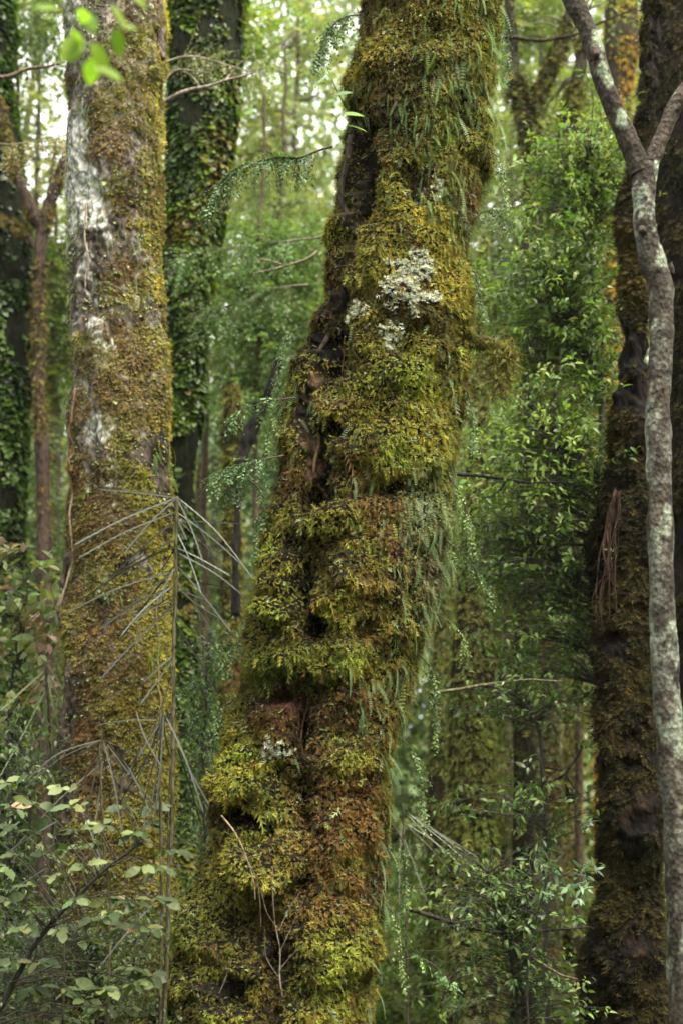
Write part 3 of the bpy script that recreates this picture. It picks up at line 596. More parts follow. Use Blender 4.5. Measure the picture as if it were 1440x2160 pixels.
def branching(name, label, parts, Y, bark, pal, n, size, cat="tree"):
    """parts: (part name, control points, radii in photo pixels)"""
    seeded(label); x, y = parts[0][1][-1][:2]; b = pw(x, y, Y); b[2] = 0; t = thing(name, b, label, cat)
    for nm, c, r in parts:
        mb = MB(); G = limb(mb, c, Y, r, lambda V: A(bark) * (1 + .5 * fbm(V * 8, 3, 4)[..., None]), 60, 14, .012, 6)
        o = mb.build(nm, M_BARK, t, True)
        if n: mb = MB(); moss_on(mb, G, n, size, lambda P, a, b_, c_: pick(pal, len(P)), lambda P, *a: sst(-.3, .2, fbm(P * 4, 3, 3)), T_moss(3, .5, .5), .6, .7, .6, front=0); mb.build("moss", M_MOSS, o)
branching("forked_tree", "thin brown tree forking in a narrow V, left of the straight left trunk", [("trunk", [(92, 460), (84, 560), (82, 700), (84, 850), (92, 1000), (95, 1500), (95, 2300)], [12, 13, 13, 14, 14, 16, 20]),
    ("limb", [(-30, 150), (20, 300), (45, 390), (88, 480)], [8, 10, 11, 12]), ("limb", [(190, 180), (150, 300), (115, 400), (88, 480)], [7, 9, 10, 12]), ("limb", [(-60, 440), (0, 460), (50, 490), (90, 540)], [3, 4, 6, 8])], 10.6, (.06, .042, .032), [BROWN, (.1, .09, .03), OLIVE], 1500, .04)
branching("forked_tree", "mossy tree with a Y fork high in the right background", [("trunk", [(1118, 270), (1125, 400), (1120, 700), (1110, 1200), (1100, 2200)], [17, 19, 20, 22, 24]),
    ("limb", [(1070, -60), (1080, 90), (1090, 190), (1118, 290)], [11, 13, 14, 16]), ("limb", [(1215, -40), (1185, 80), (1150, 160), (1118, 225)], [8, 10, 10, 11])], 10.0, (.045, .04, .025), [(.07, .08, .02), OLIVE, DARK], 2500, .05)
branching("leaning_trunk", "second mossy stem leaning right, beside the Y forked tree in the background", [("trunk", [(1235, 60), (1215, 180), (1190, 290), (1175, 420), (1165, 900), (1160, 2200)], [13, 15, 16, 17, 18, 20])], 10.2, (.045, .04, .025), [(.07, .09, .02), OLIVE, (.16, .15, .03)], 4000, .05)
branching("dead_snag", "blackened crooked snag leaning between the broken pole and the leaning trunk", [("trunk", [(590, 760), (560, 850), (525, 920), (508, 990), (500, 1100), (497, 1300)], [7, 9, 14, 10, 8, 8])], 9.8, (.02, .018, .016), [DARK], 0, .03)

# hanging aerial roots
seeded("roots"); b = pw(1290, 1045, 7.1); t = thing("aerial_roots", b, "reddish brown aerial roots hanging on the dark trunk beside the slim tree", "roots")
for k in range(15):
    x = RNG.uniform(-1.3, 1.3); mb = MB(); e = RNG.uniform(-1, 1)
    pts = pw(A([1300 + 4 * x, 1288 + 9 * x, 1283 + 16 * x, 1278 + 25 * e, 1278 + 27 * e]), A([1040, 1100, 1170, 1250, RNG.uniform(1280, 1345)]), 7.02 + .05 * RNG.random())
    tube(mb, wob(smooth_path(pts, 30), .022, 4, k), np.linspace(RNG.uniform(.002, .007), .001, 30), A((.06, .036, .026)) * RNG.uniform(.7, 1.3), 5, .2); mb.build("root", M_BARK, t, True)

# ================================================================== FOLIAGE OF THE FOREST BEHIND
DM = T_diamond(.6, .2, .2); L2 = T_leaf(1, .5, .2, .25); L3 = T_leaf(2, .42, .22, .35)
def sprays(mb, C, D, length, k, T, size, pal, flat=.6, twig=True, tcol=(.09, .07, .04), colf=None):
    """twigs starting at C along D, each with k alternate leaves in a flattish spray"""
    n = len(C)
    if n == 0: return
    D = nrm(D); side = nrm(np.cross(D, A([0, 0, 1.]) + rdir(n) * (1 - flat)))
    ln = length * RNG.uniform(.6, 1.3, n)
    t = (np.arange(k) + .5) / k; sgn = np.where(np.arange(k) % 2, 1., -1.)
    P = C[:, None] + D[:, None] * (ln[:, None] * t)[..., None]; P[..., 2] -= (ln[:, None] * .35 * t ** 2)
    d = D[:, None] * .6 + side[:, None] * sgn[None, :, None] * .9 + RNG.standard_normal((n, k, 3)) * .25; d[..., 2] -= .2
    up = np.cross(side, D); up = np.where(up[:, 2:] < 0, -up, up)[:, None] + RNG.standard_normal((n, k, 3)) * .35
    col = pick(pal, n) if colf is None else colf(C)
    col = np.repeat(col[:, None], k, 1).reshape(-1, 3) * RNG.uniform(.75, 1.25, (n * k, 1))
    stamp(mb, T, P.reshape(-1, 3), d.reshape(-1, 3), up.reshape(-1, 3), size * np.exp(RNG.normal(0, .22, n * k)), col)
    if twig: stamp(mb, T_strand(3, .006, .02), C, D + A([0, 0, -.15]), side, ln, A(tcol))
def ball(n, c, r):
    """random points in an ellipsoid, denser towards the outside"""
    return A(c) + rdir(n) * (RNG.random(n) ** .45)[:, None] * A(r)
def crown_from(B, Y, dens):
    """B: photo blobs (x, y, rx, ry[, dY]) -> points in space with the outward direction"""
    Cs, Ds = [], []
    for b in B:
        x, y, rx, ry = b[:4]; y_ = Y + (b[4] if len(b) > 4 else 0); m = float(mpp(y, y_)); c = pw(x, y, y_)
        r = A([rx * m, max(rx, ry) * m * .8, ry * m]); n = int(8 * dens * rx * ry * m * m * 3.14) + 4
        p = ball(n, c, r); g = fbm(p * 1.6, 2, 77) > -.18; p = p[g]
        q = nrm((p - c) / r); Cs.append(p); Ds.append(q * .8 + rdir(len(p)) * .8 + A([0, 0, -.15]))
    return np.concatenate(Cs), np.concatenate(Ds)
SAGE = [(.17, .23, .10), (.13, .19, .08), (.22, .27, .11), (.10, .15, .06)]
YGRN = [(.22, .31, .06), (.30, .36, .08), (.15, .24, .05), (.12, .18, .04)]
MIDG = [(.11, .17, .035), (.15, .22, .05), (.08, .12, .03), (.20, .27, .07)]
DIM = [(.07, .10, .022), (.11, .14, .03), (.05, .07, .018), (.14, .16, .04)]
BLUE = [(.13, .19, .10), (.10, .15, .07), (.17, .22, .11)]
def leafy_tree(label, Y, stem, B, pal, dens=60, size=.055, length=.3, k=9, T=DM, name="understorey_tree", bark=(.09, .07, .045), r0=9, cat="tree", mat=None, hang=0):
    seeded(label); b = pw(stem[-1][0], stem[-1][1], Y); b[2] = 0; t = thing(name, b, label, cat)
    mb = MB(); c = A([list(q) + [0] * (3 - len(q)) for q in stem], float); pts = wob(smooth_path(pw(c[:, 0], c[:, 1], Y + c[:, 2]), 50), .03, 2)
    m = float(mpp(1000, Y)); tube(mb, pts, np.linspace(r0 * .35, r0, 50) * m, bark, 8, .15); tr = mb.build("trunk", M_BARK, t, True)
    P, D = crown_from(B, Y, dens)
    mb = MB()      # branches from the stem to the masses of leaves
    for q in B:
        y_ = Y + (q[4] if len(q) > 4 else 0)
        for _ in range(3):
            e = pw(q[0] + RNG.uniform(-.6, .6) * q[2], q[1] + RNG.uniform(-.6, .4) * q[3], y_ + RNG.uniform(-.2, .2))
            d2 = np.linalg.norm(pts - e, axis=1) + np.where(pts[:, 2] > e[2], .6, 0); s = pts[np.argmin(d2)]
            mid = (s + e) / 2 + A([0, 0, .12]) * np.linalg.norm(e - s); path = wob(smooth_path([s, mid, e], 24), .05, 2.5, _)
            tube(mb, path, np.linspace(r0 * .4, r0 * .1, 24) * m, bark, 5)
    mb.build("branches", M_TWIG, t, True)
    mb = MB(); sprays(mb, P, D, length, k, T, size, pal)
    if hang: hang = min(hang, len(P)); stamp(mb, T_strand(6, .02, .08), P[:hang], A([0, 0, -1.]) + rdir(hang) * .15, rdir(hang), .35, A((.2, .18, .06)))
    mb.build("crown", mat or M_LEAF, t)
    return t
leafy_tree("pale green tree with drooping sprays in the top left corner", 12.5, [(30, -150), (40, 300), (30, 1000), (20, 2100)], [(50, 40, 110, 90), (-60, 180, 90, 120), (10, 330, 60, 70), (230, -40, 130, 60, .8), (-80, 500, 80, 120)], SAGE, 50)
leafy_tree("thin olive crown breaking up the white sky gap beside the straight left trunk", 15, [(75, -150), (80, 600), (80, 2100)], [(80, 120, 60, 50), (60, 230, 60, 50), (110, 330, 50, 60), (40, 400, 60, 60), (120, 460, 40, 50), (90, 20, 70, 50)], [(.16, .19, .07), (.22, .24, .08), (.11, .14, .05)], 20, .06)
leafy_tree("bright yellow green tree between the straight left trunk and the leaning trunk, top", 12.2, [(410, -150), (430, 300), (430, 2100)], [(440, 60, 120, 90), (540, 30, 90, 60, .6), (480, 150, 90, 40), (390, -60, 120, 70)], YGRN, 70)
leafy_tree("far pale sage tree with sunlit crown left of the top of the leaning trunk", 18, [(640, -150), (620, 500), (615, 2100)], [(620, 260, 100, 70), (560, 380, 90, 90), (680, 430, 80, 100, .5), (620, 60, 70, 50), (520, 260, 60, 80), (700, 200, 60, 80)], [(.26, .30, .12), (.2, .26, .1), (.3, .3, .12)], 26, .08, .4)
leafy_tree("feathery mid green tree spreading level sprays between the two big trunks", 11.6, [(560, 200), (545, 700), (540, 1200), (545, 2100)], [(540, 540, 120, 60), (600, 640, 100, 60), (480, 660, 70, 60), (560, 740, 100, 60), (610, 500, 80, 50), (520, 830, 80, 50)], [(.13, .21, .07), (.10, .17, .05), (.18, .26, .09)], 85, .045)
leafy_tree("hazy green tree low behind the broken pole", 16, [(430, 700), (420, 1200), (425, 2100)], [(450, 900, 80, 110), (560, 980, 80, 90), (440, 1120, 90, 110), (550, 1180, 60, 90), (460, 1330, 70, 90)], [(.12, .19, .09), (.09, .15, .07), (.16, .22, .1)], 34, .07, .35)
leafy_tree("blue green feathery tree at the left edge, half way down", 13, [(20, 900), (30, 1300), (30, 2100)], [(50, 1060, 110, 90), (-40, 1180, 100, 110), (100, 1180, 60, 70), (60, 930, 70, 60)], BLUE, 60, .045)
leafy_tree("dark green tree behind the thin brown forked tree on the left", 14, [(110, 300), (120, 1000), (120, 2100)], [(120, 560, 60, 90), (60, 700, 90, 110), (110, 820, 60, 90), (30, 560, 60, 80), (30, 880, 90, 70)], DIM + [(.1, .17, .03)], 55, .06)
leafy_tree("yellow green tree high behind the upper right of the leaning trunk", 17, [(1130, -150), (1140, 500), (1130, 2100)], [(1120, 90, 100, 90), (1220, 20, 110, 80), (1170, 250, 80, 90), (1290, 160, 60, 90), (1080, 10, 60, 70)], [(.2, .27, .08), (.3, .34, .08), (.15, .2, .06)], 30, .075, .4)
leafy_tree("grey green bushy tree behind the upper part of the glossy saplings", 14.5, [(1080, 250), (1090, 900), (1090, 2100)], [(1090, 420, 90, 90), (1150, 360, 90, 70), (1060, 560, 70, 80), (1210, 480, 80, 100), (1090, 700, 90, 110), (1200, 700, 90, 120)], [(.13, .16, .07), (.09, .13, .05), (.16, .2, .08)], 42, .06)
leafy_tree("dim green tree filling the gap at the height of the hanging roots", 13.3, [(1060, 700), (1070, 1400), (1070, 2100)], [(1080, 950, 110, 100), (1180, 1050, 90, 110), (1040, 1180, 90, 110), (1170, 1300, 100, 120), (1050, 1400, 110, 110)], MIDG, 42, .05)
leafy_tree("low dim tree with mossy beards right of the foot of the leaning trunk", 12.2, [(990, 1300), (1000, 1700), (1000, 2200)], [(1060, 1600, 120, 110), (960, 1760, 100, 110), (1120, 1800, 110, 120), (1010, 1980, 130, 110), (1170, 1990, 100, 120), (900, 2080, 90, 80)], DIM, 24, .05, hang=260)
leafy_tree("bright leaved tree showing beyond the right edge of the slim forked tree", 11, [(1470, 700), (1460, 1500), (1465, 2200)], [(1450, 900, 50, 90), (1460, 1100, 60, 90), (1450, 1300, 60, 110), (1460, 1550, 60, 100), (1340, 1900, 60, 100, 1)], [(.2, .27, .05), (.14, .22, .05), (.26, .28, .06)], 60, .05)
leafy_tree("green tree behind the foot of the straight left trunk", 12.4, [(420, 1300), (420, 1700), (425, 2200)], [(430, 1500, 70, 90), (410, 1640, 70, 80), (440, 1780, 60, 80), (470, 1400, 60, 60)], [(.07, .15, .025), (.11, .2, .03), (.06, .1, .03)], 60, .05)
leafy_tree("dim olive tree behind the lower left shrubs", 12.8, [(60, 1300), (60, 1700), (60, 2200)], [(40, 1380, 120, 100), (-40, 1540, 110, 100), (80, 1560, 110, 80), (40, 1750, 120, 120)], [(.12, .16, .06), (.08, .12, .04), (.16, .19, .08)], 50, .05)

leafy_tree("yellow green broad crown in front of the rear trunks, upper right gap", 10.8, [(1210, -150), (1215, 500), (1220, 2100)], [(1120, 60, 90, 60), (1230, 0, 90, 50), (1150, 240, 60, 60, .8), (1240, 250, 60, 60), (1090, 330, 60, 60), (1290, 330, 40, 60)], [(.13, .17, .05), (.19, .22, .06), (.09, .12, .04)], 46, .045)
leafy_tree("olive tree with fine beards of moss in the middle of the right gap", 10.4, [(1100, 500), (1105, 1200), (1110, 2100)], [(1060, 820, 90, 90), (1180, 900, 100, 110), (1090, 1060, 110, 90), (1200, 1180, 90, 110), (1060, 1290, 100, 110), (1190, 1420, 90, 100), (1010, 1480, 60, 80)], [(.10, .14, .04), (.14, .17, .05), (.08, .11, .03)], 22, .042, hang=500)
leafy_tree("sage tree with fine feathery level sprays behind the teal twig", 13.5, [(600, 100), (590, 700), (590, 2100)], [(600, 420, 110, 50), (520, 330, 70, 60), (640, 540, 90, 60), (540, 640, 110, 60), (620, 780, 90, 70), (500, 760, 60, 60), (560, 120, 90, 60), (660, 60, 50, 60)], [(.20, .26, .09), (.25, .31, .11), (.15, .2, .06)], 42, .042)
# far-off wood that reads as one mass
def build_wood():
    seeded("wood"); mb = MB(); n = 380000
    x = RNG.uniform(-15, 15, n); y = RNG.uniform(21, 36, n); z = RNG.uniform(0, 1, n) ** 1.1 * 17
    x = x * y / 26.
    P = np.stack([x, y, z], -1)
    q = fbm(P * A([.35, .15, .4]), 3, 301) + .25 * fbm(P * A([1.4, .6, 1.4]), 2, 305)
    keep = q > (-.75 + .62 * sst(7.5, 14, z)); P = P[keep]; n = len(P)
    d = rdir(n) * .8 + A([0, 0, -.3]); up = A([0, -.4, .8]) + rdir(n) * .7
    f = np.clip(.5 + 1.1 * fbm(P * .5, 3, 311), 0, .999) * 3; pal = A([(.15, .21, .09), (.21, .27, .12), (.27, .32, .15), (.33, .36, .18)]); i = f.astype(int); f = (f - i)[:, None]
    C = pal[np.clip(i, 0, 3)] * (1 - f) + pal[np.clip(i + 1, 0, 3)] * f
    stamp(mb, DM, P, d, up, RNG.uniform(.13, .26, n), C, .2)
    tag(mb.build("distant_forest", M_LEAF), "soft pale green far-off wood closing the view behind the trees", "forest", kind="stuff")
    mb = MB(); n = 16; xs = RNG.uniform(-13, 13, n); ysd = RNG.uniform(21, 33, n)
    for k in range(n):
        p = A([[xs[k], ysd[k], -.5], [xs[k] + RNG.normal(0, .4), ysd[k], 6], [xs[k] + RNG.normal(0, 1), ysd[k], 18]])
        tube(mb, wob(smooth_path(p, 30), .15, .4, k), np.linspace(.22, .08, 30) * RNG.uniform(.5, 1.2), A((.08, .075, .035)) * RNG.uniform(.6, 1.5), 8)
    tag(mb.build("distant_trunks", M_BARK, smooth=True), "faint stems of the far-off wood", "forest", kind="stuff")
build_wood()
def build_round():  # leaf ring added out of view to block frontal sky, leaving top light
    seeded("round"); mb = MB(); n = 60000; a = RNG.uniform(math.radians(20), math.radians(340), n); r = RNG.uniform(8, 12, n); x = np.sin(a) * r; y = np.cos(a) * r
    g = (y < 2.5) | (np.abs(x) > y * .42 + 2.2); x, y = x[g], y[g]; n = len(x); P = np.stack([x, y, RNG.random(n) * 9.5 - .3], -1)
    P = P[fbm(P * .5, 3, 401) > -.5]; n = len(P)
    stamp(mb, DM, P, rdir(n) + A([0, 0, -.3]), A([0, 0, .8]) + rdir(n), RNG.uniform(.25, .45, n), pick(DIM + MIDG, n), .2)
    tag(mb.build("sky_blocking_forest", M_LEAF), "unseen ring of forest leaves added behind and beside the viewer to block sky light", "forest", kind="stuff")
build_round()
def build_under():
    seeded("under"); mb = MB(); n = 26000; y = 9.5 + 20 * RNG.random(n) ** 1.4; x = RNG.uniform(-.42, .42, n) * y * 1.2
    z = ground_z(x, y); h = RNG.random(n) ** 1.5 * (.9 + .5 * fbm(np.stack([x, y, 0 * x], -1) * .7, 2, 5)); P = np.stack([x, y, z + h], -1)
    g = fbm(P * A([1, 1, .5]), 3, 9) > -.15; P = P[g]
    sprays(mb, P, rdir(len(P)) + A([0, 0, .3]), .28, 8, DM, .06, DIM + [(.09, .15, .03), (.06, .12, .02)])
    tag(mb.build("undergrowth", M_LEAF), "low dark green fern and seedling cover on the forest floor", "undergrowth", kind="stuff")
build_under()

# ================================================================== GLOSSY SAPLINGS, RIGHT OF CENTRE
LG = T_leaf(2, .42, .25, .45)
def tufted(name, label, Y, stem, regions, pal, n_t, k=11, size=.05, r0=6, spread=.12, T=LG, mat=None, bark=(.04, .035, .03), cat="shrub", lift=.07, yr=.22, base_z=0, group=None):
    """shrub whose leaves stand in tufts at the ends of fine branches"""
    seeded(label); b = pw(stem[-1][0], stem[-1][1], Y); b[2] = base_z; t = thing(name, b, label, cat, group)
    m = float(mpp(1000, Y)); pts = wob(smooth_path(pw(A(stem)[:, 0], A(stem)[:, 1], Y), 60), .015, 3)
    mb = MB(); tube(mb, pts, np.linspace(r0 * .35, r0, 60) * m, bark, 7, .15); mb.build("stem", M_TWIG, t, True)
    area = A([r[2] * r[3] for r in regions], float); cnt = np.maximum(2, (n_t * area / area.sum())).astype(int)
    tips = []
    for r, c in zip(regions, cnt):
        cc = pw(r[0], r[1], Y + (r[4] if len(r) > 4 else 0)); tips.append(cc + RNG.standard_normal((c, 3)) * A([r[2] * m * .75, yr, r[3] * m * .75]))
    tips = np.concatenate(tips)
    mb = MB(); D = []
    for e in tips:
        dd = np.linalg.norm(pts - e, axis=1) + np.where(pts[:, 2] > e[2] - .05, .5, 0); s = pts[np.argmin(dd)]
        mid = (s + e) / 2 + A([0, 0, lift]) * np.linalg.norm(e - s) + RNG.normal(0, .03, 3); pa = wob(smooth_path([s, mid, e], 12), .012, 6)
        tube(mb, pa, np.linspace(r0 * .22, r0 * .08, 12) * m, bark, 4); D.append(pa[-1] - pa[-3])
    mb.build("branches", M_TWIG, t, True); D = nrm(A(D))
    n = len(tips); P = tips[:, None] - D[:, None] * RNG.uniform(0, spread, (n, k))[..., None] + RNG.standard_normal((n, k, 3)) * spread * .16
    d = D[:, None] * .5 + RNG.standard_normal((n, k, 3)) * .75; up = A([0, 0, 1.]) + RNG.standard_normal((n, k, 3)) * .5 + D[:, None] * .4
    col = np.repeat(pick(pal, n)[:, None], k, 1).reshape(-1, 3)
    mb = MB(); stamp(mb, T, P.reshape(-1, 3), d.reshape(-1, 3), up.reshape(-1, 3), size * np.exp(RNG.normal(0, .2, n * k)), col, .2)
    mb.build("leaves", mat or M_GLOSS, t); return t
GP = [(.13, .20, .04), (.17, .26, .05), (.09, .14, .03), (.24, .33, .07), (.31, .40, .09)]
GD = [(.08, .13, .035), (.11, .17, .04), (.06, .10, .025), (.16, .23, .06)]
tufted("glossy_sapling", "tallest glossy sapling, light tipped crown beside the left limb of the slim tree", 8.0, [(1245, 330), (1245, 560), (1262, 800), (1272, 1100), (1280, 2200)],
       [(1200, 370, 80, 60), (1250, 310, 50, 50), (1150, 340, 50, 40), (1230, 450, 90, 60), (1270, 400, 40, 80), (1190, 500, 50, 40)], GP, 400, 11, .04)
tufted("glossy_sapling", "dense dark glossy sapling in the middle of the right side gap", 7.9, [(1150, 560), (1215, 700), (1265, 800), (1270, 900), (1275, 2200)],
       [(1130, 590, 90, 60), (1220, 570, 70, 60), (1070, 640, 60, 60), (1160, 690, 110, 80), (1250, 680, 50, 90), (1080, 720, 50, 50), (1230, 790, 60, 60)], GP[:4], 460, 11, .04)
tufted("glossy_sapling", "glossy sapling with curled leaf tufts level with the dark cushions, right gap", 7.7, [(1120, 860), (1180, 930), (1240, 1000), (1268, 1100), (1270, 2200)],
       [(1170, 830, 70, 40), (1110, 930, 80, 50), (1220, 930, 70, 60), (1060, 960, 40, 60), (1150, 1010, 80, 50), (1250, 1000, 40, 60), (1000, 1040, 30, 60), (1100, 1090, 60, 40)], GP, 360, 11, .04)
tufted("glossy_sapling", "sparse glossy sapling with level dark branches beside the hanging roots", 7.8, [(1060, 1100), (1130, 1140), (1200, 1180), (1262, 1250), (1262, 2200)],
       [(1060, 1140, 80, 40), (1180, 1130, 90, 50), (1010, 1230, 50, 50), (1120, 1230, 90, 50), (1200, 1250, 60, 60), (1080, 1330, 60, 50), (1190, 1370, 80, 70), (990, 1160, 30, 50)], GD + [(.14, .22, .05)], 330, 11, .04)
tufted("leafy_shrub", "thin dark leaved shrub over the low branch right of the leaning trunk", 7.6, [(1010, 1440), (1090, 1470), (1140, 1560), (1150, 1800), (1150, 2250)],
       [(1000, 1480, 70, 30), (1100, 1460, 60, 50), (1060, 1680, 80, 40), (1160, 1710, 70, 40), (1180, 1460, 50, 40)], GD, 110, 9, .042)
tufted("leafy_shrub", "low shrub with small leaves near the bottom, right of the leaning trunk", 7.2, [(1030, 1840), (1060, 1950), (1090, 2100), (1095, 2300)],
       [(1020, 1860, 80, 60), (1090, 1900, 90, 60), (960, 1960, 90, 50), (1060, 1960, 70, 50), (1110, 2050, 80, 60), (1180, 2100, 60, 60), (940, 2080, 60, 50), (900, 1900, 40, 40)], [(.12, .19, .06), (.08, .14, .04), (.18, .24, .06), (.06, .1, .03)], 210, 9, .034)
tufted("pale_leaved_seedling", "seedling with pale blue green narrow leaves left of the dark rooted trunk, low down", 6.9, [(1190, 1800), (1150, 1860), (1120, 2000), (1110, 2300)],
       [(1155, 1810, 20, 20), (1100, 1800, 20, 12), (1120, 1830, 40, 20), (1170, 1860, 60, 25), (1230, 1815, 20, 20), (1215, 1850, 30, 20), (1170, 1890, 30, 20), (1235, 1740, 14, 22)], [(.17, .26, .14), (.13, .21, .11), (.22, .31, .17)], 30, 8, .05, 3, .06, T_leaf(2, .3, .2, .2))
tufted("leafy_shrub", "shrub with yellowish and pink tipped leaves at the left edge, mid height", 7.9, [(60, 1230), (50, 1350), (20, 1500), (10, 2200)],
       [(60, 1230, 50, 50), (110, 1290, 30, 50), (30, 1300, 40, 60), (80, 1350, 50, 50), (10, 1200, 30, 50), (-40, 1280, 50, 80), (40, 1440, 70, 60), (100, 1450, 40, 50)], [(.22, .25, .09), (.28, .30, .12), (.16, .22, .07), (.38, .24, .18), (.25, .27, .12), (.18, .22, .08)], 95, 7, .075, 4, .1, T_leaf(2, .5, .2, .25), M_DULL)
tufted("leafy_shrub", "fine twiggy shrub with tiny leaves filling the gap left of the leaning trunk's low half", 7.4, [(440, 1360), (430, 1500), (430, 1700), (425, 2300)],
       [(430, 1440, 50, 70), (470, 1380, 40, 40), (400, 1520, 40, 60), (430, 1610, 45, 60), (420, 1760, 40, 60), (395, 1880, 30, 50)], [(.08, .14, .05), (.12, .19, .07), (.05, .09, .03), (.17, .24, .09)], 210, 10, .026, 3, .12)
tufted("leafy_shrub", "dark small leaved shrub along the bottom edge under the big rounded leaves", 5.9, [(200, 2000), (210, 2100), (220, 2350)],
       [(60, 2120, 110, 70), (200, 2090, 100, 60), (320, 2110, 60, 60), (100, 1980, 90, 60), (250, 2000, 80, 60), (20, 2000, 60, 70), (340, 2000, 30, 60), (-60, 2080, 70, 90)], [(.08, .12, .04), (.12, .17, .06), (.05, .08, .03), (.15, .19, .07)], 520, 11, .022, 3, .12)
tufted("leafy_shrub", "loose twigs of small leaves growing up past the left edge, above the rounded leaves", 7.0, [(20, 1500), (60, 1620), (60, 1800), (60, 2300)],
       [(30, 1560, 80, 60), (90, 1640, 50, 40), (-40, 1680, 60, 80), (30, 1780, 100, 60)], [(.12, .17, .07), (.18, .22, .1), (.08, .12, .04)], 150, 9, .032, 3, .12)

# ================================================================== WAVY LEAVED SHRUB, BOTTOM LEFT
def build_wavy():
    seeded("wavy"); Y = 5.4; b = pw(-20, 2200, Y); b[2] = 0
    t = thing("wavy_leaved_shrub", b, "shrub with large rounded wavy grey green leaves in level tiers, bottom left", "shrub")
    st = smooth_path(pw(A([-40, 0, 60, 120, 175, 230, 300]), A([2240, 2130, 2010, 1940, 1885, 1830, 1770]), Y), 60)
    mb = MB(); tube(mb, wob(st, .01, 3), np.linspace(7, 2.5, 60) * .0018, (.025, .02, .018), 8, .1); mb.build("stem", M_TWIG, t, True)
    W_ = A([(60, 1690), (120, 1660), (20, 1740), (90, 1800), (190, 1780), (140, 1750), (270, 1765), (325, 1740), (300, 1775), (365, 1795), (345, 1835), (50, 1870), (80, 1920), (240, 1895), (285, 1905), (200, 1985), (215, 1940), (240, 1925), (130, 1965), (40, 1960),
            (290, 2045), (300, 2075), (322, 2060), (150, 2090), (190, 2110), (225, 2125), (155, 2150), (230, 2090), (10, 1650), (0, 1830), (110, 1850), (170, 1830), (15, 2040), (250, 1700), (60, 1750), (150, 1700), (210, 1740), (310, 1830), (350, 1900), (260, 1960), (100, 2030), (-30, 1760), (-40, 1900), (30, 1800), (220, 1820), (160, 1900), (10, 1900), (330, 1960), (80, 2080), (270, 2130), (130, 1790), (320, 1700), (20, 1700)], float)
    lt = T_leaf(6, .52, .16, .22, .10, [.52, .84, .98, .97, .84, .55])
    bm, lm = MB(), MB()
    for k, (x, y) in enumerate(W_):
        e = pw(x, y, Y + RNG.uniform(-.22, .28)); d2 = np.linalg.norm(st - e, axis=1) + np.where(st[:, 2] > e[2], .2, 0); s = st[np.argmin(d2)]
        pa = wob(smooth_path([s, (s + e) / 2 + A([0, 0, .04]), e], 16), .012, 6, k); tube(bm, pa, np.linspace(.003, .0013, 16), (.05, .04, .025), 5)
        m = RNG.integers(6, 11); ax = nrm((pa[-1] - pa[-4]) * A([1, 1, .3]))
        ang = RNG.uniform(0, 6.28) + np.arange(m) * 2.4
        d = np.stack([np.cos(ang), np.sin(ang), RNG.uniform(-.35, .3, m)], -1) + ax * .5
        P = e - ax * np.linspace(0, .05, m)[:, None] + nrm(d) * .006
        up = A([0, -.6, 1.]) + RNG.normal(0, .5, (m, 3))
        c = pick([(.11, .17, .06), (.15, .21, .08), (.20, .25, .09), (.08, .12, .04), (.26, .30, .11), (.12, .17, .07)], m) * RNG.uniform(.5, .95)
        if k % 13 == 0: c[0] = (.36, .22, .13)
        stamp(lm, lt, P, d, up, RNG.uniform(.034, .08, m), c, .12)
    bm.build("branches", M_TWIG, t, True); lm.build("leaves", M_DULL, t, True)
build_wavy()

# ================================================================== NARROW LEAVED LANCEWOODS
def lancewood(label, Y, stem, leaves, col, w=5.0, stem_r=4.5, stemcol=(.10, .09, .055), extra=0):
    seeded(label); leaves = list(leaves)
    for _ in range(extra):      # further leaves, hanging and swept to both sides
        sy = RNG.uniform(1080, 1420); sx = 371; L = RNG.uniform(90, 210); g = RNG.uniform(.3, 1.25) * RNG.choice([-1, 1]); leaves.append((sx, sy, sx + L * math.sin(g), sy + L * math.cos(g) * .9, RNG.uniform(-.3, .3), RNG.uniform(-.03, .06)))
    b = pw(stem[-1][0], stem[-1][1], Y); b[2] = 0; t = thing("lancewood", b, label, "young tree")
    m = float(mpp(1300, Y)); pts = wob(smooth_path(pw(A(stem)[:, 0], A(stem)[:, 1], Y), 60), .014, 2.2)
    mb = MB(); tube(mb, pts, np.linspace(stem_r * .7, stem_r, 60) * m, stemcol, 8, .25); mb.build("stem", M_BARK, t, True)
    for (x0, y0, x1, y1, dy, sag) in leaves:
        a = pw(x0, y0, Y); e = pw(x1, y1, Y + dy); mid = (a + e) / 2 + A([RNG.normal(0, .02), RNG.normal(0, .04), sag * .6 + RNG.normal(0, .012)]) * np.linalg.norm(e - a) * A([1, 1, 1])
        K = 46; p = smooth_path([a, mid, e], K); tt = np.linspace(0, 1, K); T = nrm(np.gradient(p, axis=0)); S = nrm(np.cross(T, A([0, -.8, .6]) + RNG.normal(0, .4, 3))); U = np.cross(S, T)
        hw = w * m * .38 * np.clip(np.minimum(tt * 8, (1 - tt) * 10 + .15), .18, 1) * (1 + .0 * tt)
        te = np.where(np.arange(K) % 3 == 0, 1.3, .8)
        V = np.concatenate([p - S * (hw * te)[:, None] + U * (hw * .35)[:, None], p, p + S * (hw * np.roll(te, 1))[:, None] + U * (hw * .35)[:, None]]); i = np.arange(K - 1)
        F = np.concatenate([np.stack([i, i + 1, i + K + 1], -1), np.stack([i, i + K + 1, i + K], -1), np.stack([i + K, i + K + 1, i + 2 * K + 1], -1), np.stack([i + K, i + 2 * K + 1, i + 2 * K], -1)])
        c = A(col[RNG.integers(len(col))]) * RNG.uniform(.85, 1.15); C = np.tile(c, (3 * K, 1)); C[K:2 * K] *= 1.25
        mb = MB(); mb.add(V, F, C); mb.build("leaf", M_LANCE, t)
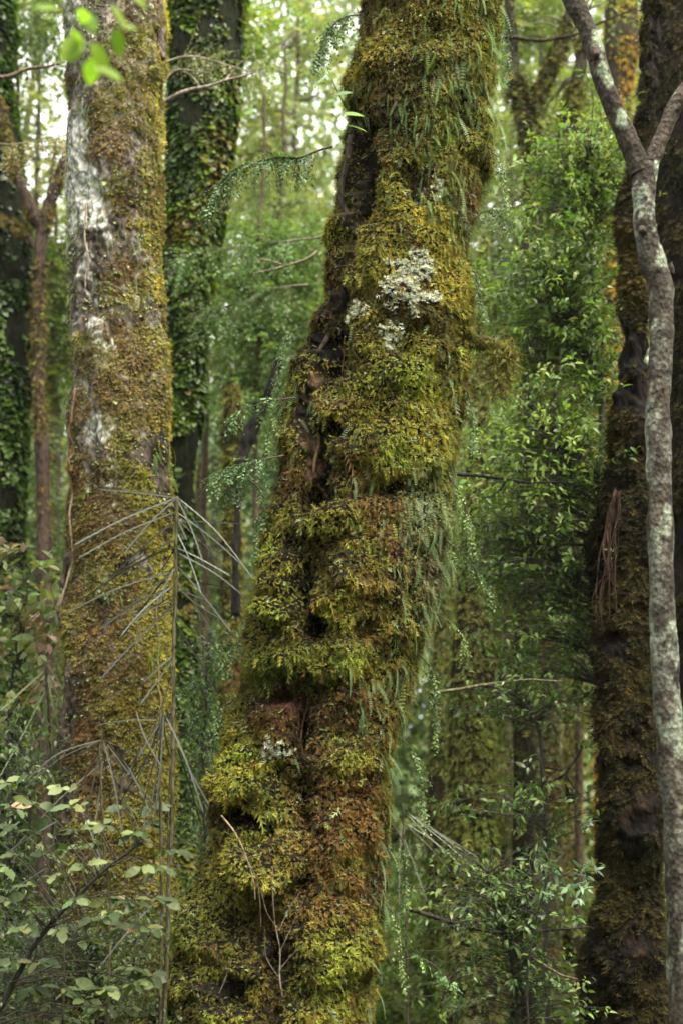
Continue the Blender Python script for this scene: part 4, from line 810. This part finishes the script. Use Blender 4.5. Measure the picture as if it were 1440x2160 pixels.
PL = [(.075, .08, .065), (.05, .053, .045), (.12, .125, .10)]; DK = [(.03, .03, .022), (.05, .052, .04), (.11, .12, .11), (.075, .08, .07)]
lancewood("tallest young lancewood, grey drooping sawtooth leaves in front of the straight left trunk", 5.7, [(372, 1048), (374, 1200), (370, 1330), (372, 1440), (368, 1600), (362, 1750), (352, 1880), (345, 2200)],
          [(372, 1050, 208, 1032, .1, .03), (372, 1050, 156, 1150, -.1, .05), (370, 1052, 160, 1155, .1, .04), (372, 1052, 263, 1167, -.15, .06), (374, 1050, 430, 1187, -.1, .04), (375, 1050, 455, 1175, .1, .05), (376, 1050, 535, 1222, 0, .06),
           (370, 1080, 165, 1178, .1, .04)], PL, 5.5)
lancewood("dark lower whorls of sawtooth leaves on a thin stem before the straight left trunk", 5.85, [(374, 1060), (370, 1300), (366, 1500), (350, 1900), (345, 2200)],
          [(372, 1060, 395, 1140, -.2, .03), (374, 1080, 530, 1210, .1, .03), (368, 1205, 132, 1298, -.1, .05), (366, 1205, 210, 1330, .1, .04), (368, 1150, 180, 1260, .2, .03), (366, 1235, 255, 1342, -.1, .05), (368, 1235, 205, 1328, 0, .05),
           (370, 1275, 210, 1435, -.1, .04), (372, 1190, 490, 1335, -.1, .04), (374, 1200, 500, 1305, .1, .06), (374, 1245, 502, 1303, .1, .05), (374, 1165, 540, 1280, .1, .05), (374, 1300, 450, 1385, .2, .05), (370, 1140, 240, 1215, .1, .04), (374, 1100, 510, 1105, .2, .02), (368, 1310, 330, 1340, .1, .02), (374, 1220, 480, 1240, .2, .02)], DK, 5, 1.8, extra=16)
lancewood("small lancewood head with fine pale leaf ribs spraying down, low on the straight left trunk", 5.5, [(217, 1558), (222, 1700), (226, 1900), (228, 2250)],
          [(217, 1560, 40, 1662, -.1, .12), (217, 1560, 50, 1668, .1, .14), (217, 1560, 130, 1635, .1, .1), (218, 1560, 258, 1760, -.1, .02), (218, 1560, 285, 1748, .1, .04), (218, 1560, 320, 1718, 0, .08), (216, 1560, 175, 1748, .1, -.12), (218, 1560, 360, 1640, .2, .1), (217, 1600, 195, 1765, 0, -.1), (219, 1560, 330, 1700, .2, .06), (216, 1575, 150, 1700, .1, .05), (216, 1575, 232, 1690, .2, .02)], PL + DK[1:], 4.2, 3)
lancewood("black leaved lancewood head right of the pale leaf spray, low on the straight left trunk", 5.6, [(345, 1498), (343, 1600), (338, 1750), (335, 2250)],
          [(345, 1502, 295, 1730, -.1, .02), (345, 1502, 316, 1722, .1, .03), (345, 1504, 288, 1650, .1, .05), (346, 1502, 326, 1730, 0, .02), (342, 1520, 265, 1640, 0, .03), (350, 1510, 430, 1715, -.1, .06), (372, 1560, 442, 1700, .1, .03), (372, 1570, 425, 1740, 0, .04), (340, 1550, 250, 1700, .1, .02), (287, 1498, 342, 1620, -.1, 0), (300, 1560, 275, 1640, 0, .05), (345, 1505, 360, 1600, .1, .0), (342, 1520, 205, 1530, .1, .02), (290, 1540, 310, 1625, .1, 0)], DK, 5, 3.5)
lancewood("blurred pale lancewood with drooping leaves at the left edge beyond the shrubs", 7.4, [(99, 1400), (104, 1500), (106, 1700), (106, 2200)],
          [(100, 1410, 0, 1500, 0, .05), (100, 1410, 30, 1530, 0, .05), (100, 1420, 55, 1600, 0, .03), (100, 1420, 112, 1660, 0, .02), (100, 1420, 140, 1590, 0, .05), (102, 1420, 160, 1540, 0, .06), (100, 1450, 0, 1640, 0, .05), (100, 1450, 80, 1670, 0, .03), (98, 1400, 20, 1440, 0, .04), (100, 1500, 10, 1690, 0, .06), (104, 1500, 140, 1650, 0, .05), (100, 1400, 150, 1480, 0, .05)], [(.15, .18, .09), (.20, .23, .12)], 6, 4)
lancewood("blurred lancewood with slanting leaves between the leaning trunk and the pale seedling", 7.6, [(845, 1700), (850, 1760), (858, 1950), (860, 2250)],
          [(860, 1715, 1040, 1845, 0, .02), (862, 1718, 1015, 1848, 0, .0), (850, 1735, 975, 1830, 0, .05), (860, 1720, 930, 1790, 0, .03), (845, 1750, 900, 1900, 0, .06), (845, 1740, 842, 1990, 0, .06), (855, 1740, 950, 1840, .1, .05), (860, 1716, 1070, 1850, .1, .04)], [(.15, .155, .12), (.18, .19, .15)], 4, 3)
lancewood("broken lancewood leaves leaning through the wavy leaved shrub, bottom left", 5.55, [(120, 1830), (130, 1950), (135, 2250)],
          [(125, 1730, 0, 1810, 0, .02), (240, 1590, 30, 1790, .1, .03), (130, 1840, 180, 1920, .1, 0), (330, 1900, 210, 2040, -.1, 0), (350, 1920, 265, 2080, 0, .02), (100, 1830, 20, 1880, 0, 0), (300, 1960, 250, 2140, .1, .03), (120, 1720, 100, 1880, .1, .02), (220, 1830, 170, 1700, .1, 0)], [(.14, .155, .14), (.10, .11, .10), (.2, .21, .17)], 4, 2.5)

# ================================================================== NEAR LEAVES, TOP LEFT
def build_near():
    seeded("near"); Y = 2.5; t = thing("leafy_twig", pw(60, -120, Y), "blurred bright yellow green leafy twig hanging close by in the top left corner", "twig")
    p = smooth_path([pw(60, -160, Y), pw(110, -40, Y), pw(160, 60, Y), pw(195, 125, Y)], 30); mb = MB(); tube(mb, p, np.linspace(.002, .0008, 30), (.12, .14, .04), 6)
    p2 = smooth_path([pw(150, -140, Y), pw(240, -20, Y), pw(250, 60, Y)], 20); tube(mb, p2, np.linspace(.002, .0008, 20), (.12, .14, .04), 6); mb.build("stem", M_TWIG, t, True)
    for x0, y0, x1, y1, s in [(165, 70, 120, 145, .042), (165, 75, 150, 150, .034), (180, 20, 172, 60, .035), (180, 35, 210, 75, .04), (190, 90, 220, 125, .036), (195, 120, 192, 165, .036), (200, 140, 255, 160, .040), (120, 60, 90, 65, .022), (235, 10, 262, 45, .03), (250, 55, 290, 55, .03), (245, 60, 250, 95, .032), (120, 20, 80, 10, .03), (270, -20, 310, 10, .03), (150, 60, 185, 100, .03)]:
        a = pw(x0, y0, Y + RNG.normal(0, .03)); e = pw(x1, y1, Y + RNG.normal(0, .04)); mb = MB()
        stamp(mb, T_leaf(4, .5, .12, .15), a[None], (e - a)[None], A([[.2, -1., .5]]) + RNG.normal(0, .3, 3), A([s * 1.7]), A(pick([(.24, .38, .04), (.30, .42, .06), (.18, .30, .03)], 1)), .05); mb.build("leaf", M_NEAR, t)
build_near()

# ================================================================== BRANCHES AND SPRAYS
def bare(name, label, Y, ctrls, r, col, cat="branch", moss=None):
    seeded(label); t = thing(name, pw(*ctrls[0][0][:2], Y), label, cat)
    for k, c in enumerate(ctrls):
        c = A([list(q) + [0] * (3 - len(q)) for q in c], float); p = wob(smooth_path(pw(c[:, 0], c[:, 1], Y + c[:, 2]), 50), .012, 5, k); rr = (r if k == 0 else r * .5) * float(mpp(1000, Y))
        mb = MB(); tube(mb, p, np.linspace(rr, rr * .35, 50), col, 7, .25); mb.build("bough" if k == 0 else "side_twig", M_BARK, t, True)
    return t
bare("bare_branch", "pale dead branch slanting up right from behind the straight left trunk", 8.4, [[(345, 215), (395, 195), (440, 182), (490, 165), (545, 150)], [(420, 188), (400, 160), (345, 145)], [(480, 168), (500, 140), (530, 120)], [(350, 170), (380, 150), (450, 155)]], 5, (.3, .25, .2))
bare("bare_branch", "pale bare branch reaching in from the upper left edge", 8.6, [[(-40, 160), (20, 160), (60, 150), (100, 142), (140, 130)]], 6, (.16, .12, .09))
bare("bare_branch", "thin pale branch left of the leaning trunk at the height of the lichen tufts", 8.5, [[(670, 530), (640, 548), (600, 560), (530, 578)], [(600, 560), (560, 548), (540, 545)]], 4, (.26, .22, .16))
bare("bare_branch", "dark level branch crossing behind the leaning trunk to the right through the saplings", 7.4, [[(950, 1000), (1000, 1004), (1060, 1012), (1130, 1016), (1200, 1020)], [(1065, 1015), (1040, 1045), (1020, 1050)]], 5, (.03, .03, .03))
bare("bare_branch", "thin level branch below the sapling leaves, ending at the hanging roots", 7.6, [[(1268, 1152), (1210, 1148), (1150, 1156), (1100, 1168), (1060, 1160)], [(1265, 1104), (1200, 1098), (1130, 1110)]], 4, (.045, .04, .03))
bare("bare_branch", "mossy branch at right of centre, rising from the leaning trunk's right edge", 7.3, [[(900, 1462), (960, 1452), (1020, 1445), (1100, 1436), (1180, 1440)]], 4, (.14, .14, .08))
bare("bare_branch", "long sagging dark branch low between the leaning trunk and the rooted trunk", 7.1, [[(860, 1918), (930, 1940), (1000, 1962), (1080, 1968), (1160, 1962), (1245, 1955)], [(1000, 1962), (980, 1940), (940, 1930)]], 4.5, (.04, .035, .03))
bare("bare_branch", "fallen pale twig slanting down right near the bottom, right gap", 7.3, [[(1080, 1990), (1120, 2018), (1170, 2050), (1215, 2068)]], 4.5, (.16, .13, .09))
bare("bare_branch", "forked dark twig crossing the thin lichen speckled trunk", 8.2, [[(1235, 1560), (1215, 1600), (1186, 1640), (1150, 1680), (1110, 1710)], [(1186, 1630), (1140, 1622), (1090, 1634)], [(1190, 1630), (1215, 1670), (1235, 1690)], [(1190, 1636), (1120, 1670), (1080, 1672)]], 4, (.05, .045, .03))
bare("bare_branch", "mossy branch crossing high at right behind the slim tree's left limb", 9.0, [[(1060, 80), (1120, 84), (1200, 74), (1260, 54), (1330, 20)], [(1200, 74), (1240, 20), (1260, -20)]], 5, (.06, .05, .03))
bare("dead_stalk", "pale dry forked stalks standing against the foot of the leaning trunk", 5.25, [[(590, 2100), (588, 2050), (585, 1990), (582, 1930), (581, 1835)], [(586, 1960), (605, 1920), (632, 1880)], [(584, 1950), (560, 1920), (545, 1870)], [(590, 2010), (612, 1960), (648, 1880)], [(588, 2060), (560, 2020), (556, 1960)], [(545, 2105), (470, 1725), (500, 1780), (540, 1860), (548, 1960)][2:], [(588, 2050), (610, 2020), (640, 1990)], [(455, 2095), (480, 2040), (492, 2010)]], 1.7, (.22, .185, .14), "stalk")
bare("dead_stalk", "thin curving dry stem over the dark hollow left of the yellow cushion", 5.5, [[(466, 1722), (495, 1760), (515, 1800), (530, 1850), (538, 1900)]], 2.2, (.34, .24, .15), "stalk")

def twig_spray(name, label, Y, main, n, L, k, size, pal, T, spread=.9, droop=.5, r=2.4, bark=(.07, .05, .04), cat="twig", moss=0):
    seeded(label); t = thing(name, pw(*main[0][:2], Y), label, cat); c = A([list(q) + [0] * (3 - len(q)) for q in main], float)
    p = smooth_path(pw(c[:, 0], c[:, 1], Y + c[:, 2]), 50); p = wob(p, .006, 6); m = float(mpp(1000, Y))
    mb = MB(); tube(mb, p, np.linspace(r, r * .3, 50) * m, bark, 6, .2); mb.build("stem", M_TWIG, t, True)
    i = RNG.integers(10, 50, n); C = p[i]; tn = nrm(np.gradient(p, axis=0))[i]
    D = tn * .6 + rdir(n) * spread + A([0, 0, -droop]); mb = MB(); sprays(mb, C, D, L, k, T, size, pal, .7, tcol=bark); mb.build("leaves", M_DULL, t)
    if moss: mb = MB(); j = RNG.integers(8, 50, moss); stamp(mb, T_strand(6, .012, .07), p[j], A([0, 0, -1.]) + rdir(moss) * .12, rdir(moss), RNG.uniform(.05, .16, moss), A((.2, .22, .1))); mb.build("hanging_moss", M_MOSS, t)
SM = T_leaf(1, .55, .15, .15)
FY0 = [(.20, .29, .08), (.26, .34, .12), (.15, .23, .06)]
TEA = [(.10, .17, .065), (.13, .21, .08), (.07, .12, .045), (.17, .25, .10)]
twig_spray("leafy_twig", "dark teal spray of tiny leaves arching left from the leaning trunk, high up", 5.9, [(700, 310), (660, 320), (625, 330), (570, 334), (510, 350), (465, 385), (445, 430)], 110, .10, 14, .017, TEA, SM, .8, .55, 3, moss=120)
twig_spray("leafy_twig", "fine twig of tiny leaves left of the leaning trunk above the narrow grey leaves", 5.8, [(600, 960), (560, 965), (520, 975), (480, 990), (455, 1010)], 55, .10, 11, .017, [(.14, .24, .10), (.10, .18, .08), (.2, .3, .13)], SM, .8, .5, 2)
twig_spray("leafy_twig", "pale tipped twig reaching out left beside the wood strip of the leaning trunk", 5.8, [(620, 840), (580, 845), (540, 855), (500, 870), (487, 886)], 18, .07, 9, .018, [(.14, .24, .11), (.22, .32, .15)], SM, .7, .3, 1.6)
twig_spray("leafy_twig", "twiggy green spray on the left flank below the grey leaves", 5.85, [(560, 1050), (540, 1020), (510, 1010), (480, 1040)], 40, .09, 11, .015, [(.12, .2, .09), (.09, .15, .06)], SM, .9, .6, 1.8)
twig_spray("leafy_twig", "grey green twig spray at the right edge of the leaning trunk, by its upper waist", 5.9, [(985, 470), (1010, 450), (1040, 440), (1060, 470)], 34, .08, 10, .014, [(.16, .22, .12), (.2, .27, .15)], SM, .9, .4, 2)
twig_spray("leafy_twig", "twig of small dark leaves at the top left edge of the leaning trunk", 5.9, [(760, 30), (720, 40), (690, 70), (670, 130)], 60, .10, 12, .016, TEA + [(.16, .24, .08)], SM, .8, .5, 2)
twig_spray("leafy_twig", "trailing twig with fresh leaf tips low at right of the leaning trunk", 5.9, [(830, 2030), (870, 2020), (905, 2030), (940, 2060), (968, 2095)], 16, .05, 8, .018, [(.2, .32, .08), (.14, .24, .1)], SM, .6, .2, 1.6)
twig_spray("leafy_twig", "golden twiggy spray hanging between the left edge and the straight left trunk", 8.6, [(-30, 300), (20, 305), (70, 300), (115, 290), (150, 320)], 50, .22, 12, .02, [(.30, .25, .10), (.25, .24, .09)], SM, .8, .7, 2.5, (.2, .16, .09), moss=60)
twig_spray("leafy_twig", "pale fine twigs with hanging moss right of the straight left trunk, near the top", 8.8, [(345, 130), (400, 120), (460, 130), (520, 150), (560, 140)], 46, .25, 12, .02, [(.22, .25, .10), (.28, .28, .12)], SM, .8, .4, 3, (.3, .26, .18), moss=90)
twig_spray("leafy_twig", "feathery level spray left of the leaning trunk under the teal twig", 9.4, [(680, 500), (600, 510), (520, 520), (420, 530), (385, 550)], 90, .24, 14, .026, [(.13, .22, .08), (.18, .27, .10)], SM, .8, .2, 3, (.16, .13, .09))
twig_spray("leafy_twig", "lower feathery spray behind the gap between the two big trunks", 9.6, [(650, 600), (580, 610), (500, 640), (430, 660)], 90, .24, 14, .026, [(.13, .21, .07), (.17, .25, .10)], SM, .8, .3, 3, (.16, .13, .09))

for lab, pts, n, L, pal in [
  ("wisp of tiny leaves trailing off the right edge beside the large lichen tuft", [(970, 560), (1000, 575), (1012, 620), (1015, 660)], 26, .07, TEA),
  ("wisp of tiny leaves at the right edge just under the moss hung stub", [(965, 790), (985, 830), (995, 880), (1000, 930)], 22, .07, TEA + FY0),
  ("leafy wisp hanging from the right edge beneath the gold cushions", [(940, 1000), (965, 1030), (985, 1090), (990, 1140)], 34, .08, FY0),
  ("leafy wisp sweeping out from the right edge at the level of the grey leaf ribs", [(920, 1130), (960, 1160), (1000, 1200), (1028, 1240)], 34, .08, TEA + FY0),
  ("yellow tipped twig poking out right, below the waist of the leaning trunk", [(900, 1290), (935, 1305), (965, 1330), (980, 1360)], 16, .05, FY0),
  ("leafy wisp hanging at the right edge beside the lime cushion band", [(880, 1380), (905, 1410), (915, 1470), (918, 1540)], 34, .08, TEA + FY0),
  ("leafy wisp hanging at the right edge beside the rust coloured moss", [(845, 1560), (870, 1590), (885, 1650), (890, 1710)], 30, .08, TEA + FY0),
  ("leafy wisp hanging at the right edge level with the yellow cushion", [(825, 1740), (848, 1780), (855, 1840), (852, 1900)], 30, .08, TEA + FY0),
  ("leafy wisp low on the right edge, above the trailing twig with fresh tips", [(805, 1900), (830, 1930), (842, 1980), (845, 2040)], 26, .08, FY0),
  ("green wisp on the left flank just below the dark hollow", [(640, 690), (610, 710), (590, 760), (580, 820)], 34, .08, TEA),
  ("green wisp on the left flank above the twig of tiny leaves", [(605, 840), (580, 870), (565, 920), (560, 960)], 34, .08, TEA + FY0),
  ("dark wisp on the left flank beside the shelf cushion", [(575, 1060), (550, 1085), (540, 1130), (538, 1170)], 30, .07, TEA),
  ("small dark twiggy wisp left of the widest moss cushion", [(530, 1340), (505, 1350), (488, 1375), (470, 1400)], 30, .07, TEA),
  ("dark trailing wisp left of the rusty hollow on the lower trunk", [(490, 1480), (465, 1500), (455, 1560), (450, 1600)], 26, .07, TEA),
  ("thin wisp of tiny leaves at the right edge beside the overhanging bulge", [(1030, 320), (1055, 340), (1066, 390), (1062, 430)], 24, .07, FY0),
  ("leafy wisp drooping from the top right edge of the leaning trunk", [(1040, 20), (1065, 40), (1072, 90), (1070, 140)], 26, .08, TEA)]:
    twig_spray("trailing_twig", lab, 5.88, pts, n, L, 10, .0135, pal, SM, .8, .7, 1.6)

# mossy stub with a hanging ball of moss, right of the trunk
def build_stub():
    seeded("stub"); t = t_main; mb = MB(); p = smooth_path([trunk_point(GM, 960, 715)[0], pw(1000, 712, 5.95), pw(1040, 722, 5.95), pw(1078, 742, 5.95)], 40)
    tube(mb, wob(p, .006, 8), np.linspace(.016, .008, 40), (.10, .07, .04), 8, .3); br = mb.build("branch", M_BARK, t, True)
    mb = MB(); n = 1700; c = pw(1055, 770, 5.95); P = c + RNG.standard_normal((n, 3)) * A([.032, .03, .062]) * (1 + .5 * fbm(rdir(n) * 2, 2, 3))[:, None]; P = np.concatenate([P, p[RNG.integers(4, 40, 2200)] + rdir(2200) * .016 + A([0, 0, -.008])])
    n = len(P); stamp(mb, T_moss(3, .4, .6), P, rdir(n) * .6 + A([0, 0, -.7]), rdir(n), .024 * np.exp(RNG.normal(0, .3, n)), pick([OLIVE, (.2, .19, .05), (.16, .15, .04), BROWN, (.22, .25, .08)], n)); mb.build("moss", M_MOSS, br)
build_stub()

# ================================================================== FERNS AND BROAD LEAVES GROWING ON THE TRUNKS
FR = [T_fern(15, .085, .30), T_fern(19, .07, .6), T_fern(12, .10, .45)]
FP = [(.19, .30, .13), (.25, .36, .18), (.14, .24, .08), (.30, .40, .20)]; FY = [(.22, .31, .07), (.28, .36, .10), (.16, .25, .05)]

def fern(G, x, y, label, n=9, L=.17, pal=FP, spread=46, side=0, group=None):
    seeded(label); p, nn = trunk_point(G, x, y, .01); t = thing("hanging_fern", p, label, "fern", group)
    for k in range(int(n * 1.5)):
        q, qn = trunk_point(G, x + RNG.normal(0, spread), y + RNG.normal(0, spread * 1.1), .012)
        qn = qn * A([1, 1, .3]); d = qn * RNG.uniform(.15, .6) + A([side * .35 + RNG.normal(0, .22), RNG.normal(0, .1), -1.]); up = qn + RNG.normal(0, .35, 3)
        mb = MB(); l = L * RNG.uniform(.55, 1.25); stamp(mb, FR[RNG.integers(3)], q[None], d[None], up[None], A([l * .56]), pick(pal, 1), .1); mb.build("frond", M_DULL, t)
FERNS = [
 (880, 60, "fern fronds at the very top of the leaning trunk, left of its midline", 9, .14, FP, 36, 0), (985, 40, "fern fronds at the very top of the leaning trunk, by its right edge", 12, .17, FP, 34, 0),
 (1030, 110, "long ferns trailing off the right edge of the leaning trunk, uppermost clump", 13, .2, FP, 26, .6), (860, 300, "green fern tuft under the high gold cushion of the leaning trunk", 12, .14, FP, 36, 0),
 (930, 190, "small fern tuft right of the high gold cushion", 9, .13, FY, 36, 0), (960, 300, "thick fern curtain on the upper right bulge of the leaning trunk", 14, .18, FP, 38, .1),
 (1020, 280, "ferns trailing from the right edge just above the overhanging bulge", 14, .19, FP, 26, .6), (1030, 345, "yellowish fern hanging from the tip of the overhanging bulge", 9, .2, FY, 18, .8),
 (900, 400, "pale fern fronds above the bare brown patch of the leaning trunk", 10, .15, FP, 36, 0), (965, 420, "slender ferns between the bare brown patch and the right edge", 11, .17, FY, 30, .2),
 (885, 480, "blue green fern fronds above the large lichen tuft", 9, .16, [(.2, .31, .17), (.26, .37, .22)], 24, 0), (780, 250, "dark ferns beside the dark hollow near the top", 8, .12, TEA, 30, -.2),
 (735, 200, "leafy ferns on the upper left edge above the hollow", 10, .13, TEA + FP[:1], 28, -.5), (975, 560, "fern fronds hanging at the right edge level with the large lichen tuft", 8, .14, FY, 20, .5),
 (625, 730, "small leaved ferns on the left shoulder below the dark hollow", 10, .14, FP, 26, -.5), (600, 850, "fern strands down the left flank beside the broken pole", 11, .14, FP, 26, -.6),
 (590, 960, "ferns on the left flank beside the pale wood strip", 10, .14, FP, 26, -.5), (565, 1060, "dark ferns on the left flank above the round cushions", 9, .13, TEA, 24, -.4),
 (750, 1070, "fern tuft over the brown patch right of the shelf cushion", 8, .13, FP, 26, 0), (850, 1110, "dense pale fern curtain in the middle of the leaning trunk's waist", 15, .17, [(.24, .34, .2), (.2, .3, .14), (.28, .38, .22)], 38, 0),
 (900, 1170, "fern curtain right of the waist, blue green", 15, .18, FP, 34, .2), (930, 1080, "ferns trailing off the right edge under the gold cushions", 12, .17, FP, 22, .5),
 (930, 1180, "long fern strands swinging out from the right edge at the waist", 14, .2, FP, 20, 1.0), (820, 1210, "fern fronds hanging over the rusty moss beside the waist curtain", 9, .15, FY, 30, 0),
 (885, 1290, "ferns below the waist curtain at the right edge", 13, .16, FP, 26, .4), (855, 1380, "green fern band right of the lime cushion", 14, .17, FP, 28, .2),
 (770, 1480, "broad fern fan spread above the rust moss", 13, .15, [(.26, .35, .18), (.2, .3, .12)], 32, .1), (840, 1490, "ferns at the right edge beside the broad fern fan", 12, .18, FP, 22, .6),
 (815, 1580, "ferns trailing down the right edge beside the rust moss", 12, .18, FP, 22, .4), (820, 1680, "thin fern strands on the right edge under the rust moss", 11, .17, FY, 22, .5),
 (805, 1790, "fern strands on the right edge level with the yellow cushion", 12, .18, FP, 22, .4), (795, 1890, "ferns on the right edge below the yellow cushion's level", 10, .17, FP, 22, .5),
 (790, 2000, "ferns trailing beside the low lime cushion, right edge", 11, .18, FP, 22, .5), (775, 2110, "lowest fern clump at the right edge of the leaning trunk", 9, .16, FP, 22, .4),
 (655, 2060, "single small bright fern beside the dry stalks", 4, .09, FY, 12, 0), (560, 1700, "tiny fern tuft in the shade right of the long hollow", 5, .08, TEA, 14, 0), (500, 2000, "small dark fern left of the dry stalks", 6, .1, TEA, 20, 0)]
for a in FERNS: fern(GM, a[0], a[1], a[2], *a[3:7], a[7])
for a in [(185, 250, "small fern hanging on the grey bark of the straight left trunk, high up", 8, .13, FP, 16, 0), (265, 535, "fern tuft below the small gold cushion of the straight left trunk", 9, .13, FP, 20, 0), (160, 520, "fern on the left edge of the straight left trunk below its grey bark", 8, .13, FP, 14, -.5),
          (155, 640, "trailing fern at the left edge of the straight left trunk, above midway", 9, .14, FY, 16, -.4), (150, 850, "fern strands down the left edge of the straight left trunk, midway", 10, .14, FP, 16, -.3), (345, 980, "round leaved climber fern on the right edge of the straight left trunk", 12, .15, [(.2, .36, .05), (.26, .42, .07)], 14, .2),
          (180, 1200, "yellow green fern on the straight left trunk beside the long grey leaves", 9, .15, FY, 18, 0), (250, 1260, "small fern under the long grey leaves, middle of the straight left trunk", 6, .12, FP, 20, 0), (345, 1380, "bright climber fern on the right edge behind the thin lancewood stem", 10, .14, [(.2, .36, .05), (.26, .42, .07)], 14, .2), (190, 60, "sparse fern near the top of the straight left trunk", 7, .11, FP, 26, 0), (320, 620, "pale fern strands down the right half of the straight left trunk", 9, .12, FP, 18, 0)]:
    fern(GL, a[0], a[1], a[2], *a[3:7], a[7])
def broad():
    seeded("broad"); p, n = trunk_point(GM, 735, 240, .02); t = thing("glossy_perching_plant", p, "small plant with broad glossy leaves perched on the leaning trunk's upper left edge", "plant")
    mb = MB(); q = smooth_path([p, pw(715, 200, 5.7), pw(692, 150, 5.65)], 20); tube(mb, q, np.linspace(.003, .0015, 20), (.12, .16, .05), 6); q2 = smooth_path([p, pw(725, 235, 5.6), pw(720, 262, 5.55)], 20); tube(mb, q2, np.linspace(.003, .0015, 20), (.12, .16, .05), 6); mb.build("stem", M_TWIG, t, True)
    for x0, y0, x1, y1, c in [(700, 170, 685, 148, (.2, .36, .12)), (720, 262, 775, 272, (.2, .34, .07)), (715, 240, 768, 240, (.22, .36, .06)), (705, 200, 742, 192, (.14, .26, .06)), (712, 210, 690, 214, (.16, .28, .08)), (695, 160, 670, 172, (.16, .28, .08))]:
        a = pw(x0, y0, 5.6); e = pw(x1, y1, 5.55); mb = MB(); stamp(mb, T_leaf(5, .42, .15, .1), a[None], (e - a)[None], A([[.1, -.8, .9]]) + RNG.normal(0, .2, 3), A([np.linalg.norm(e - a)]), A([c]), .03); mb.build("leaf", M_GLOSS, t, True)
broad()

# damp air between the trees
def build_haze():
    bpy.ops.mesh.primitive_cube_add(size=1, location=(0, 10, 9)); o = bpy.context.active_object; o.name = "haze"; o.dimensions = (260, 330, 40); o.location = (0, 55, 17.9)
    m = bpy.data.materials.new("haze"); m.use_nodes = True; N = m.node_tree.nodes; N.remove(N["Principled BSDF"])
    v = N.new("ShaderNodeVolumePrincipled"); v.inputs["Color"].default_value = (.86, .92, .80, 1); v.inputs["Density"].default_value = .0005; v.inputs["Anisotropy"].default_value = .3
    m.node_tree.links.new(v.outputs[0], N["Material Output"].inputs["Volume"]); o.data.materials.append(m); tag(o, "thin damp air between the trees", "haze", kind="stuff")
build_haze()
